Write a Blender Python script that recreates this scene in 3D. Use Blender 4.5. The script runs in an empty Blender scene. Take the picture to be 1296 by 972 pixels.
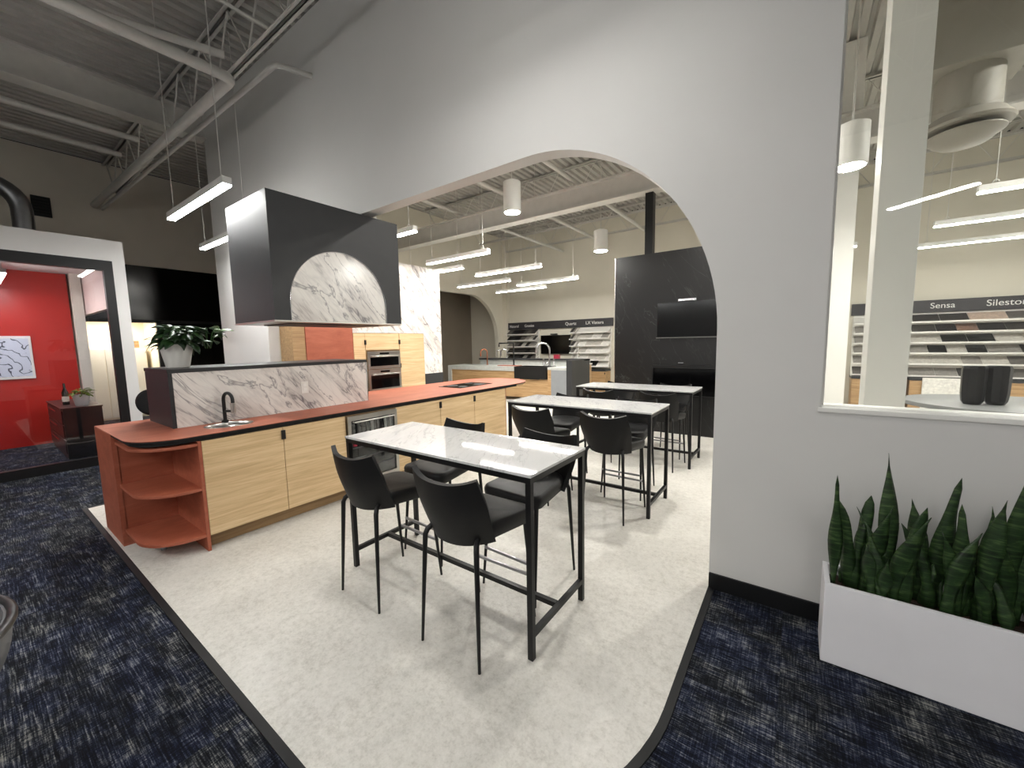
import bpy, bmesh, math, random
from mathutils import Vector, Matrix
random.seed(7)
PI = math.pi
SC = bpy.context.scene
COL = SC.collection
# ------------------------------------------------------------------ camera
F_PX, YAW, PITCH, ROLL, CAM_Z = 502.0, 0.6242, -0.1035, -0.019, 1.568
fwd = Vector((-math.cos(PITCH)*math.sin(YAW), math.cos(PITCH)*math.cos(YAW), math.sin(PITCH)))
rgt = Vector((math.cos(YAW), math.sin(YAW), 0)); upv = rgt.cross(fwd)
r2 = rgt*math.cos(ROLL) + upv*math.sin(ROLL); u2 = -rgt*math.sin(ROLL) + upv*math.cos(ROLL)
cam = bpy.data.cameras.new('camera'); camo = bpy.data.objects.new('camera', cam); COL.objects.link(camo)
cam.sensor_fit = 'HORIZONTAL'; cam.sensor_width = 36.0; cam.lens = F_PX/1296*36.0; cam.clip_start = 0.02; cam.clip_end = 100
camo.matrix_world = Matrix(((r2.x, u2.x, -fwd.x, 0), (r2.y, u2.y, -fwd.y, 0), (r2.z, u2.z, -fwd.z, CAM_Z), (0, 0, 0, 1)))
SC.camera = camo
# ------------------------------------------------------------------ world, exposure
W = bpy.data.worlds.new('world'); SC.world = W; W.use_nodes = True
W.node_tree.nodes['Background'].inputs[0].default_value = (0.01, 0.012, 0.02, 1)
W.node_tree.nodes['Background'].inputs[1].default_value = 0.15
VS = SC.view_settings
VS.view_transform = 'Standard'; VS.look = 'None'; VS.gamma = 1.0; VS.use_curve_mapping = False
VS.exposure = 2.0
LAMP = 20.5          # emission of the linear pendants in the kitchen hall
LAMP_FRONT = 31.0    # of those on the carpet side
SPOT = 128.0
# ------------------------------------------------------------------ materials
MATS = {}
def srgb(r, g, b):
    f = lambda c: ((c/255)/12.92 if c/255 <= 0.04045 else ((c/255+0.055)/1.055)**2.4)
    return (f(r), f(g), f(b), 1)
class NT:
    def __init__(s, name):
        s.m = bpy.data.materials.new(name); s.m.use_nodes = True; s.t = s.m.node_tree
        s.b = s.t.nodes['Principled BSDF']; s.out = s.t.nodes['Material Output']
    def n(s, typ, **kw):
        nd = s.t.nodes.new(typ)
        for k, v in kw.items():
            if k in nd.inputs: nd.inputs[k].default_value = v
            else: setattr(nd, k, v)
        return nd
    def l(s, a, b): s.t.links.new(a, b)
    def coord(s, scale=(1, 1, 1), rot=(0, 0, 0), kind='Object'):
        tc = s.n('ShaderNodeTexCoord'); mp = s.n('ShaderNodeMapping')
        mp.inputs['Scale'].default_value = scale; mp.inputs['Rotation'].default_value = rot
        s.l(tc.outputs[kind], mp.inputs[0]); return mp.outputs[0]
    def noise(s, vec, scale, detail=3, rough=.5, dist=0):
        nd = s.n('ShaderNodeTexNoise'); nd.inputs['Scale'].default_value = scale; nd.inputs['Detail'].default_value = detail
        nd.inputs['Roughness'].default_value = rough; nd.inputs['Distortion'].default_value = dist
        if vec is not None: s.l(vec, nd.inputs['Vector'])
        return nd.outputs['Fac']
    def ramp(s, fac, stops, interp='LINEAR'):
        r = s.n('ShaderNodeValToRGB'); e = r.color_ramp.elements; r.color_ramp.interpolation = interp
        while len(e) < len(stops): e.new(0.5)
        for i, (p, c) in enumerate(stops): e[i].position = p; e[i].color = c if len(c) == 4 else (*c, 1)
        s.l(fac, r.inputs[0]); return r.outputs[0]
    def mix(s, fac, a, b, mode='MIX'):
        m = s.n('ShaderNodeMix', data_type='RGBA', blend_type=mode)
        for sock, v in ((m.inputs[0], fac), (m.inputs[6], a), (m.inputs[7], b)):
            if hasattr(v, 'links'): s.l(v, sock)
            else: sock.default_value = v
        return m.outputs[2]
    def math(s, op, a, b=0.0):
        m = s.n('ShaderNodeMath', operation=op)
        for sock, v in ((m.inputs[0], a), (m.inputs[1], b)):
            if hasattr(v, 'links'): s.l(v, sock)
            else: sock.default_value = v
        return m.outputs[0]
    def bump(s, h, strength=.2, dist=.01):
        b = s.n('ShaderNodeBump'); b.inputs['Strength'].default_value = strength; b.inputs['Distance'].default_value = dist
        s.l(h, b.inputs['Height']); s.l(b.outputs[0], s.b.inputs['Normal'])
def plain(name, col, rough=.5, metal=0.0, var=.06, scale=6, bump=0, spec=.5):
    """a solid colour with a faint mottling"""
    t = NT(name); v = t.coord()
    nz = t.noise(v, scale, 3)
    a = tuple(max(0, c*(1-var)) for c in col[:3])+(1,); b = tuple(min(1, c*(1+var)) for c in col[:3])+(1,)
    t.l(t.ramp(nz, [(.3, a), (.7, b)]), t.b.inputs['Base Color'])
    t.b.inputs['Roughness'].default_value = rough; t.b.inputs['Metallic'].default_value = metal
    t.b.inputs['Specular IOR Level'].default_value = spec
    if bump: t.bump(t.noise(v, scale*12, 2), bump, .004)
    MATS[name] = t.m; return t.m
def emit(name, col, st):
    t = NT(name); t.b.inputs['Base Color'].default_value = (.8, .8, .8, 1)
    t.b.inputs['Emission Color'].default_value = col; t.b.inputs['Emission Strength'].default_value = st
    MATS[name] = t.m; return t.m
plain('paint', srgb(214, 213, 210), .6, var=.015, scale=2)
plain('paint_cream', srgb(216, 211, 196), .6, var=.02, scale=2)
plain('paint_grey', srgb(214, 208, 196), .7, var=.04, scale=2)
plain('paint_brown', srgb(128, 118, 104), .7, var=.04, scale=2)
plain('paint_trim', srgb(232, 231, 226), .5, var=.01)
plain('steel_paint', srgb(200, 198, 192), .5, var=.04, scale=8)
plain('duct_paint', srgb(150, 146, 136), .6, var=.04)
plain('deck_paint', srgb(176, 174, 168), .6, var=.06, scale=5)
plain('red_paint', srgb(176, 34, 26), .35, var=.04, scale=2)
plain('black_metal', srgb(12, 12, 13), .45, 0, .1, 20, 0, .4)
plain('black_plastic', srgb(16, 16, 17), .4, 0, .1, 20)
plain('black_leather', srgb(11, 11, 12), .5, 0, .12, 60, .15, .35)
plain('black_base', srgb(13, 14, 16), .55, 0, .1, 6, 0, .35)
plain('charcoal', srgb(43, 44, 46), .5, 0, .06, 9)
plain('gap_black', srgb(8, 8, 8), .7)
plain('screen_black', srgb(4, 4, 5), .14, 0, .1, 6, 0, .3)
plain('chrome', srgb(215, 215, 218), .18, 1.0, .03)
plain('stainless', srgb(185, 183, 178), .3, 1.0, .06, 4)
plain('duct_metal', srgb(150, 152, 155), .28, 1.0, .12, 5)
plain('copper', srgb(190, 120, 90), .3, 1.0, .05)
plain('pot_white', srgb(225, 222, 216), .5, 0, .05, 7)
plain('planter_white', srgb(236, 235, 238), .5, 0, .02, 5)
plain('soil', srgb(58, 42, 32), .95, 0, .5, 60, .6)
plain('grey_stone', srgb(188, 190, 186), .4, 0, .06, 14)
plain('counter_grey', srgb(120, 121, 120), .4, 0, .08, 14)
plain('grey_panel', srgb(150, 154, 158), .4, .3, .04)
plain('dark_cabinet', srgb(58, 36, 34), .4, 0, .1)
plain('sign_board', srgb(46, 44, 48), .55, 0, .06)
plain('sign_white', srgb(225, 225, 222), .5)
plain('shelf_white', srgb(232, 230, 224), .45, 0, .02)
plain('vase_black', srgb(5, 5, 7), .3, 0, .1, 6, 0, .3)
plain('bottle_glass', srgb(12, 22, 14), .1, 0, .1)
plain('wine_red', srgb(150, 40, 60), .3, 0, .1)
plain('label_white', srgb(220, 215, 200), .6)
plain('rack_metal', srgb(150, 150, 152), .35, .8)
plain('chair_grey', srgb(92, 92, 94), .45, 0, .06)
plain('navy_fabric', srgb(30, 34, 54), .9, 0, .2, 30)
plain('cream_room', srgb(232, 224, 206), .6, 0, .04)
plain('vent_dark', srgb(30, 30, 30), .7)
plain('wall_red_bounce', srgb(226, 205, 198), .6, 0, .02)  # white wall, with the bounce from the red office painted into its colour
for i, c in enumerate([(24, 24, 26), (60, 58, 56), (104, 100, 96), (150, 146, 140), (196, 192, 184), (228, 226, 220), (140, 112, 98), (200, 178, 162)]):
    plain('sample_%d' % i, srgb(*c), .35, 0, .16, 22)
emit('lamp_glow', (1, .975, .92, 1), LAMP)
emit('lamp_glow_high', (1, .985, .95, 1), 18.5)
emit('lamp_glow_front', (1, .99, .97, 1), LAMP_FRONT)
emit('spot_glow', (1, .97, .91, 1), SPOT)
emit('small_glow', (1, .85, .62, 1), 25)
emit('alcove_glow', (1, .92, .78, 1), 9)

def carpet():
    t = NT('carpet'); tc = t.n('ShaderNodeTexCoord')
    # per-tile shift so that the streaks break at the joints of the half-metre tiles
    sc = t.n('ShaderNodeVectorMath', operation='MULTIPLY'); sc.inputs[1].default_value = (1/.92, 1/.46, 0); t.l(tc.outputs['Object'], sc.inputs[0])
    fl = t.n('ShaderNodeVectorMath', operation='FLOOR'); t.l(sc.outputs[0], fl.inputs[0])
    wn = t.n('ShaderNodeTexWhiteNoise', noise_dimensions='3D'); t.l(fl.outputs[0], wn.inputs['Vector'])
    ms = t.n('ShaderNodeVectorMath', operation='SCALE'); ms.inputs['Scale'].default_value = 7.0; t.l(wn.outputs['Color'], ms.inputs[0])
    ad = t.n('ShaderNodeVectorMath', operation='ADD'); t.l(tc.outputs['Object'], ad.inputs[0]); t.l(ms.outputs[0], ad.inputs[1])
    def st(scale):
        mp = t.n('ShaderNodeMapping'); mp.inputs['Scale'].default_value = scale; t.l(ad.outputs[0], mp.inputs[0]); return mp.outputs[0]
    s1 = t.noise(st((5.5, 120, 1)), 1.6, 2, .5); s2 = t.noise(st((110, 7, 1)), 1.5, 2, .5)
    bl = t.noise(st((1, 1.6, 1)), 6.5, 4, .7); fine = t.noise(st((60, 160, 1)), 2.0, 2, .6); hue = t.noise(st((1, 1.3, 1)), 3.4, 4, .65)
    k = t.math('ADD', t.math('MULTIPLY', s1, 1.05), t.math('MULTIPLY', s2, .62))
    k = t.math('ADD', k, t.math('MULTIPLY', bl, 1.0)); k = t.math('ADD', k, t.math('MULTIPLY', fine, .55)); k = t.math('SUBTRACT', k, 1.06)
    navy = t.ramp(k, [(.36, srgb(12, 14, 22)), (.58, srgb(27, 32, 50)), (.74, srgb(64, 70, 86)), (.92, srgb(128, 130, 134))])
    grey = t.ramp(k, [(.36, srgb(12, 13, 17)), (.58, srgb(33, 36, 42)), (.74, srgb(82, 84, 86)), (.92, srgb(140, 140, 134))])
    col = t.mix(t.ramp(hue, [(.42, (0, 0, 0)), (.58, (1, 1, 1))]), navy, grey)
    t.l(col, t.b.inputs['Base Color']); t.b.inputs['Roughness'].default_value = .95; t.b.inputs['Specular IOR Level'].default_value = .15
    t.bump(fine, .5, .004); MATS['carpet'] = t.m
carpet()
def vinyl():
    t = NT('vinyl'); v = t.coord()
    a = t.noise(v, 2.5, 5, .6); b = t.noise(v, 26, 6, .75); c = t.noise(v, 110, 3, .6)
    k = t.math('ADD', t.math('MULTIPLY', a, .25), t.math('MULTIPLY', b, .5)); k = t.math('ADD', k, t.math('MULTIPLY', c, .25))
    t.l(t.ramp(k, [(.36, srgb(182, 178, 169)), (.5, srgb(208, 205, 197)), (.64, srgb(222, 219, 212))]), t.b.inputs['Base Color'])
    t.b.inputs['Roughness'].default_value = .42; t.b.inputs['Specular IOR Level'].default_value = .4; t.bump(c, .05, .002); MATS['vinyl'] = t.m
vinyl()
def wood(name, c0, c1, c2, sc=(14, .9, 22)):
    t = NT(name); v = t.coord(sc)
    a = t.noise(v, 1.4, 5, .62, .8); b = t.noise(t.coord(tuple(x*4 for x in sc)), 1.5, 3, .6)
    k = t.math('ADD', t.math('MULTIPLY', a, .75), t.math('MULTIPLY', b, .25))
    t.l(t.ramp(k, [(.33, c0), (.5, c1), (.66, c2)]), t.b.inputs['Base Color'])
    t.b.inputs['Roughness'].default_value = .5; t.bump(k, .08, .002); MATS[name] = t.m
wood('oak', srgb(192, 160, 118), srgb(214, 184, 140), srgb(228, 202, 162))
wood('oak_dull', srgb(128, 100, 68), srgb(156, 126, 88), srgb(178, 148, 108))
wood('terracotta', srgb(146, 76, 54), srgb(160, 86, 62), srgb(172, 98, 73), (5, 1.6, 7))
wood('oak_far', srgb(150, 116, 78), srgb(184, 148, 104), srgb(200, 168, 126), (.9, 14, 22))
def marble(name, base, dark, warm, scale=1.0, ax='yz', rough=.18, ang=50, w=.03, mass=1.0):
    """veins that run along one slanting direction; u crosses them, v follows them"""
    t = NT(name); tc = t.n('ShaderNodeTexCoord'); sp = t.n('ShaderNodeSeparateXYZ'); t.l(tc.outputs['Object'], sp.inputs[0])
    A, Bv = {'yz': ('Y', 'Z'), 'xy': ('X', 'Y'), 'xz': ('X', 'Z')}[ax]; c, sn = math.cos(math.radians(ang)), math.sin(math.radians(ang))
    a, b = sp.outputs[A], sp.outputs[Bv]
    u = t.math('ADD', t.math('MULTIPLY', a, sn), t.math('MULTIPLY', b, c)); v = t.math('SUBTRACT', t.math('MULTIPLY', a, c), t.math('MULTIPLY', b, sn))
    def field(su, sv, off, det, dist):
        cb = t.n('ShaderNodeCombineXYZ'); t.l(t.math('MULTIPLY', u, su*scale), cb.inputs[0]); t.l(t.math('MULTIPLY', v, sv*scale), cb.inputs[1]); cb.inputs[2].default_value = off
        return t.noise(cb.outputs[0], 1.0, det, .6, dist)
    def ridge(f, w): 
        d = t.math('ABSOLUTE', t.math('SUBTRACT', f, .5)); return t.ramp(d, [(0, (1, 1, 1)), (w*.4, (.5,)*3), (w, (0, 0, 0))])
    v1 = ridge(field(4.2, .75, 3.1, 5, .35), w); v2 = ridge(field(8, 1.3, 9.7, 4, .3), w*1.1); v3 = ridge(field(2.4, .7, 5.5, 6, .8), w*.45)
    gate = t.ramp(field(3.2, 1.2, 1.3, 3, 0), [(.42, (0, 0, 0)), (.60, (1, 1, 1))])
    col = t.mix(t.math('MULTIPLY', gate, .45*mass), base, warm)
    col = t.mix(t.math('MULTIPLY', t.math('MULTIPLY', v2, .6*mass), t.math('ADD', gate, .25)), col, warm)
    col = t.mix(t.math('MULTIPLY', v1, t.math('ADD', t.math('MULTIPLY', gate, .75*mass), .15)), col, dark)
    col = t.mix(t.math('MULTIPLY', v3, .7), col, dark)
    t.l(col, t.b.inputs['Base Color']); t.b.inputs['Roughness'].default_value = rough; MATS[name] = t.m
marble('marble', srgb(228, 224, 218), srgb(96, 92, 98), srgb(168, 160, 156), 1.0)
marble('quartz', srgb(216, 216, 215), srgb(166, 166, 168), srgb(200, 200, 200), 1.5, 'xy', .035, 60, .02, .6)
marble('black_stone', srgb(15, 15, 16), srgb(76, 76, 76), srgb(30, 30, 30), .42, 'xz', .34, 62, .006, .3)
def leafmat(name, c0, c1, c2, band):
    t = NT(name); v = t.coord((1, 1, 1))
    nz = t.noise(t.coord((6, 6, band)), 1.6, 4, .6, .6); b = t.noise(v, 8, 2)
    c = t.ramp(t.math('ADD', t.math('MULTIPLY', nz, .8), t.math('MULTIPLY', b, .2)), [(.36, c0), (.52, c1), (.68, c2)])
    t.l(c, t.b.inputs['Base Color']); t.b.inputs['Roughness'].default_value = .4; MATS[name] = t.m
leafmat('snake_leaf', srgb(18, 32, 16), srgb(38, 62, 30), srgb(84, 108, 62), 34)
leafmat('pot_leaf', srgb(20, 44, 18), srgb(44, 78, 32), srgb(86, 122, 62), 6)
leafmat('herb_leaf', srgb(70, 100, 20), srgb(112, 146, 40), srgb(150, 180, 70), 6)
leafmat('variegated_leaf', srgb(70, 104, 60), srgb(150, 170, 130), srgb(206, 212, 186), 9)
def glass(name, tint, refl=1.0):
    t = NT(name); t.t.nodes.remove(t.b)
    fr = t.n('ShaderNodeFresnel'); fr.inputs['IOR'].default_value = 1.5
    tr = t.n('ShaderNodeBsdfTransparent'); tr.inputs[0].default_value = tint
    gl = t.n('ShaderNodeBsdfGlossy'); gl.inputs['Roughness'].default_value = .01
    ms = t.n('ShaderNodeMixShader'); t.l(t.math('MULTIPLY', fr.outputs[0], refl), ms.inputs[0]); t.l(tr.outputs[0], ms.inputs[1]); t.l(gl.outputs[0], ms.inputs[2])
    t.l(ms.outputs[0], t.out.inputs[0]); MATS[name] = t.m
glass('clear_glass', (.97, .98, .97, 1)); glass('office_glass', (.9, .9, .92, 1), 1.2); glass('fridge_glass', (.85, .87, .88, 1))
def drawing():
    t = NT('drawing'); v = t.coord((1, 1, 1))
    w = t.n('ShaderNodeTexWave', wave_type='BANDS', bands_direction='DIAGONAL'); w.inputs['Scale'].default_value = 3.2; w.inputs['Distortion'].default_value = 9; w.inputs['Detail'].default_value = 1.5; w.inputs['Detail Scale'].default_value = 2.2
    t.l(v, w.inputs['Vector'])
    t.l(t.ramp(w.outputs['Fac'], [(.02, srgb(50, 54, 70)), (.10, srgb(200, 206, 222))]), t.b.inputs['Base Color']); t.b.inputs['Roughness'].default_value = .4; MATS['drawing'] = t.m
drawing()
# ------------------------------------------------------------------ mesh helpers
class MB:
    def __init__(s): s.bm = bmesh.new()
    def box(s, a, b, bev=0, seg=2):
        a = Vector(a); b = Vector(b); lo = Vector(map(min, a, b)); hi = Vector(map(max, a, b))
        bm = bmesh.new(); bmesh.ops.create_cube(bm, size=1)
        for v in bm.verts: v.co = Vector([lo[i]+(v.co[i]+.5)*(hi[i]-lo[i]) for i in range(3)])
        if bev: bmesh.ops.bevel(bm, geom=bm.edges[:], offset=min(bev, .45*min(hi-lo)), segments=seg, affect='EDGES', profile=.6)
        s.join(bm); return s
    def join(s, bm):
        me = bpy.data.meshes.new('tmp'); bm.to_mesh(me); bm.free(); s.bm.from_mesh(me); bpy.data.meshes.remove(me)
    def prism(s, poly, axis, a, b, bev=0):
        """poly in the two other axes (in xyz order), extruded along axis from a to b"""
        bm = bmesh.new()
        def P(p, w): q = list(p); q.insert(axis, w); return q
        v0 = [bm.verts.new(P(p, a)) for p in poly]; v1 = [bm.verts.new(P(p, b)) for p in poly]; n = len(poly)
        bm.faces.new(v0); bm.faces.new(v1[::-1])
        for i in range(n): bm.faces.new((v0[i], v1[i], v1[(i+1) % n], v0[(i+1) % n]))
        bmesh.ops.recalc_face_normals(bm, faces=bm.faces)
        if bev:
            es = [e for e in bm.edges if len(e.link_faces) == 2 and any(len(f.verts) == n for f in e.link_faces)]
            bmesh.ops.bevel(bm, geom=es, offset=bev, segments=2, affect='EDGES', profile=.6)
        s.join(bm); return s
    def tube(s, pts, r, n=8, cap=True):
        pts = [Vector(p) for p in pts]; rs = r if isinstance(r, (list, tuple)) else [r]*len(pts); bm = s.bm; rings = []
        up = Vector((0, 0, 1)); prev = None
        for i, p in enumerate(pts):
            d = (pts[min(i+1, len(pts)-1)]-pts[max(i-1, 0)]).normalized()
            if prev is None:
                x = d.cross(up if abs(d.z) < .9 else Vector((1, 0, 0))).normalized()
            else: x = (prev-d*prev.dot(d)).normalized()
            prev = x; y = d.cross(x)
            rings.append([bm.verts.new(p+(x*math.cos(2*PI*k/n+PI/n)+y*math.sin(2*PI*k/n+PI/n))*rs[i]) for k in range(n)])
        for a, b in zip(rings, rings[1:]):
            for k in range(n): bm.faces.new((a[k], a[(k+1) % n], b[(k+1) % n], b[k]))
        if cap: bm.faces.new(rings[0][::-1]); bm.faces.new(rings[-1])
        return s
    def lathe(s, prof, c, n=24):
        bm = s.bm; c = Vector(c); rings = []
        for r, z in prof: rings.append([bm.verts.new(c+Vector((r*math.cos(2*PI*k/n), r*math.sin(2*PI*k/n), z))) for k in range(n)])
        for a, b in zip(rings, rings[1:]):
            for k in range(n): bm.faces.new((a[k], a[(k+1) % n], b[(k+1) % n], b[k]))
        if prof[0][0] > 1e-6: bm.faces.new(rings[0][::-1])
        if prof[-1][0] > 1e-6: bm.faces.new(rings[-1])
        return s
    def grid(s, fn, nu, nv):
        bm = s.bm; g = [[bm.verts.new(fn(i/nu, j/nv)) for j in range(nv+1)] for i in range(nu+1)]
        for i in range(nu):
            for j in range(nv): bm.faces.new((g[i][j], g[i+1][j], g[i+1][j+1], g[i][j+1]))
        return s
    def thicken(s, t):
        bmesh.ops.recalc_face_normals(s.bm, faces=s.bm.faces); bmesh.ops.solidify(s.bm, geom=s.bm.faces[:]+s.bm.edges[:]+s.bm.verts[:], thickness=t); return s
    def build(s, name, mat, parent=None, smooth=None, origin=None):
        bmesh.ops.recalc_face_normals(s.bm, faces=s.bm.faces)
        if parent is not None: off = WORLD[parent.name]
        elif origin is not None: off = Vector(origin)
        else:
            vs = [v.co for v in s.bm.verts]; lo = [min(v[i] for v in vs) for i in range(3)]; hi = [max(v[i] for v in vs) for i in range(3)]
            off = Vector(((lo[0]+hi[0])/2, (lo[1]+hi[1])/2, lo[2]))
        bmesh.ops.translate(s.bm, vec=-off, verts=s.bm.verts)
        me = bpy.data.meshes.new(name); s.bm.to_mesh(me); s.bm.free(); me.materials.append(MATS[mat])
        o = bpy.data.objects.new(name, me); COL.objects.link(o)
        if parent is not None: o.parent = parent; WORLD[o.name] = off.copy()
        else: o.location = off; WORLD[o.name] = off.copy()
        if smooth is not None:
            for p in me.polygons: p.use_smooth = True
            if smooth < 180: me.set_sharp_from_angle(angle=math.radians(smooth))
        return o
WORLD = {}     # world place of every object's origin
def tag(o, label, cat, group=None, kind=None):
    o['label'] = label; o['category'] = cat
    if group: o['group'] = group
    if kind: o['kind'] = kind
    return o
def thing(name, loc, label, cat, group=None):
    o = bpy.data.objects.new(name, None); COL.objects.link(o); o.empty_display_size = .1; o.location = loc; WORLD[o.name] = Vector(loc)
    return tag(o, label, cat, group)
def struct(o, label=None):
    o['kind'] = 'structure'
    if label: o['label'] = label
    return o
def B(name, a, b, mat, parent=None, bev=0): return MB().box(a, b, bev).build(name, mat, parent)
def copy_tree(o, parent=None):
    c = o.copy(); COL.objects.link(c); c.parent = parent; WORLD[c.name] = WORLD[o.name].copy()
    for ch in list(o.children): copy_tree(ch, c)
    return c
def put(o, loc, rz=0, label=None):
    o.location = loc; o.rotation_euler = (0, 0, rz); WORLD[o.name] = Vector(loc)
    if label: o['label'] = label
    return o
def arc(cx, cy, r, a0, a1, n, ry=None):
    ry = r if ry is None else ry
    return [(cx+r*math.cos(math.radians(a0+(a1-a0)*i/n)), cy+ry*math.sin(math.radians(a0+(a1-a0)*i/n))) for i in range(n+1)]
def text(body, size, loc, rot, parent, mat, name='lettering'):
    cu = bpy.data.curves.new(name, 'FONT'); cu.body = body; cu.size = size; cu.extrude = .003; cu.align_x = 'LEFT'
    o = bpy.data.objects.new(name, cu); COL.objects.link(o); cu.materials.append(MATS[mat]); me = bpy.data.meshes.new_from_object(o); bpy.data.objects.remove(o); o = bpy.data.objects.new(name, me); COL.objects.link(o)
    o.parent = parent; o.location = Vector(loc)-WORLD[parent.name]; o.rotation_euler = rot; WORLD[o.name] = Vector(loc); return o
# ================================================================== THE SETTING
ZD = 5.30                      # underside of the steel deck
YW, YB = 2.6466, 2.79          # arch wall, its two faces
XL, XR, YN, YF = -11.5, 5.2, -4.6, 11.9
# floors
o = MB().box((XL-1.6, YN-.1, -.1), (XR+.1, YF+.1, 0)).build('floor', 'carpet', origin=(0, 0, 0)); struct(o, 'dark navy carpet with grey woven streaks')
out = [(-5.68, .61)] + [(-1.395, .61)] + arc(-1.395, 1.61, 1.0, -90, 0, 16)[1:] + [(-.395, YW), (-.395, YB), (5.1, YB), (5.1, YF), (-8.8, YF), (-8.8, 2.8), (-5.68, 2.8)]
o = MB().prism(out, 2, 0, .004).build('floor_vinyl', 'vinyl', origin=(0, 0, 0)); struct(o, 'pale beige mottled vinyl floor')
path = [(-5.68, 2.6), (-5.68, .61), (-1.395, .61)] + arc(-1.395, 1.61, 1.0, -90, 0, 20)[1:] + [(-.395, YW)]
def offset_strip(path, w, z0, z1):
    n = len(path); L = []; R = []
    for i, p in enumerate(path):
        a = Vector(path[max(i-1, 0)]); b = Vector(path[min(i+1, n-1)]); p = Vector(p)
        d0 = (p-a).normalized() if i else (b-p).normalized(); d1 = (b-p).normalized() if i < n-1 else d0
        n0 = Vector((d0.y, -d0.x)); n1 = Vector((d1.y, -d1.x)); m = (n0+n1).normalized(); m /= max(.4, m.dot(n0))
        L.append(p); R.append(p+m*w)
    bm = MB(); b = bm.bm
    vs = [[b.verts.new((q.x, q.y, z)) for q in (l, r) for z in (z0, z1)] for l, r in zip(L, R)]
    for a, c in zip(vs, vs[1:]):
        for i, j in ((0, 1), (1, 3), (3, 2), (2, 0)): b.faces.new((a[i], a[j], c[j], c[i]))
    b.faces.new(vs[0]); b.faces.new(vs[-1]); return bm
o = offset_strip(path, .036, 0, .007).build('trim_1', 'black_base'); struct(o, 'black rubber strip between carpet and vinyl')
# arch wall
cxr, cxl, cz_, r_ = -1.74, -6.24+1.345, 1.62, 1.345
prof = [(-7.94, 0), (-6.24, 0)] + arc(cxl, cz_, r_, 180, 90, 20) + arc(cxr, cz_, r_, 90, 0, 28) + [(-.395, 0), (.113, 0), (.113, ZD), (-7.94, ZD)]
mb = MB().prism(prof, 1, YW, YB)
mb.box((.113, YW, 0), (XR, YB, 1.185)); mb.box((.113, YW, 3.75), (XR, YB, ZD)); mb.box((3.2, YW, 1.185), (XR, YB, 3.75))
struct(mb.build('wall_arch', 'paint', smooth=30), 'white wall with a wide round-cornered archway')
o = B('baseboard_arch', (-.393, YW-.014, 0), (XR, YW+.0, .10), 'black_base'); struct(o)
o = B('baseboard_pier', (-7.94, YW-.014, 0), (-6.25, YW+.0, .10), 'black_base'); struct(o)
# internal window in the arch wall
wroot = thing('window_1', (1.65, 2.72, 1.19), 'tall internal window with clear pane and white sill beside planter', 'window'); wroot['kind'] = 'structure'; del wroot['category']
B('window_sill', (.10, YW-.012, 1.172), (3.2, YB+.05, 1.197), 'paint_trim', wroot, .004)
B('pane', (.125, 2.745, 1.197), (3.19, 2.753, 3.75), 'clear_glass', wroot)
B('window_frame', (.113, 2.735, 1.197), (.128, 2.763, 3.75), 'paint_trim', wroot)
# perimeter
o = B('wall_right', (XR, YN, 0), (XR+.1, YF, ZD), 'paint'); struct(o)
o = B('wall_rear', (XL, YN-.1, 0), (XR, YN, ZD), 'paint'); struct(o)
o = B('wall_far', (XL, YF, 0), (XR, YF+.1, ZD), 'paint_cream'); struct(o)
# west wall with a lit recess and dark night glazing
mb = MB(); mb.box((XL-.1, YN, 0), (XL, 1.5, ZD)); mb.box((XL-.1, 1.5, 3.36), (XL, YF, ZD)); mb.box((XL-.1, 5.2, 0), (XL, YF, 3.36)); mb.box((XL-.1, 2.66, 0), (XL, 5.2, .12))
struct(mb.build('wall_left', 'paint_grey'))
wn = thing('window_2', (XL, 3.4, .1), '', ''); del wn['category'], wn['label']; wn['kind'] = 'structure'; wn['label'] = 'black night-time glazing between office and archway pier'
B('pane', (XL-.07, 2.66, .12), (XL-.05, 5.2, 3.36), 'screen_black', wn); B('pane', (XL-.07, 1.5, 2.2), (XL-.05, 2.66, 3.36), 'screen_black', wn)
B('mullion', (XL-.09, 2.61, .12), (XL, 2.68, 2.2), 'black_metal', wn); B('transom', (XL-.09, 1.5, 2.15), (XL, 5.2, 2.21), 'black_metal', wn)
mb = MB(); mb.box((XL-1.5, 1.4, 0), (XL-1.42, 2.75, 2.3)); mb.box((XL-1.5, 1.4, 0), (XL-.1, 1.48, 2.3)); mb.box((XL-1.5, 2.68, 0), (XL-.1, 2.75, 2.3)); mb.box((XL-1.5, 1.4, 2.26), (XL-.1, 2.75, 2.32))
struct(mb.build('wall_recess', 'cream_room'), 'cream walls of a lit side room')
pl = thing('ceiling_panel_light', (XL-.8, 2.05, 2.2), 'flush warm ceiling panel light in the cream side room', 'light'); B('frame', (XL-1.15, 1.8, 2.225), (XL-.45, 2.3, 2.26), 'paint_trim', pl); B('diffuser', (XL-1.12, 1.83, 2.215), (XL-.48, 2.27, 2.228), 'alcove_glow', pl)
ac_ = thing('tall_locker', (XL-1.2, 2.1, 0), 'tall cream locker with three doors in the lit side room', 'cabinet'); B('carcass', (XL-1.40, 1.55, .004), (XL-1.0, 2.6, 1.62), 'cream_room', ac_)
for k in range(3): B('door', (XL-1.0, 1.56+k*.347, .05), (XL-.985, 1.895+k*.347, 1.60), 'paint_trim', ac_, .004)
tag(B('wooden_crate', (XL-1.3, 2.2, 1.62), (XL-1.05, 2.5, 1.78), 'oak_dull', None, .01), 'small wooden crate on top of the cream locker', 'crate')
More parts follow.
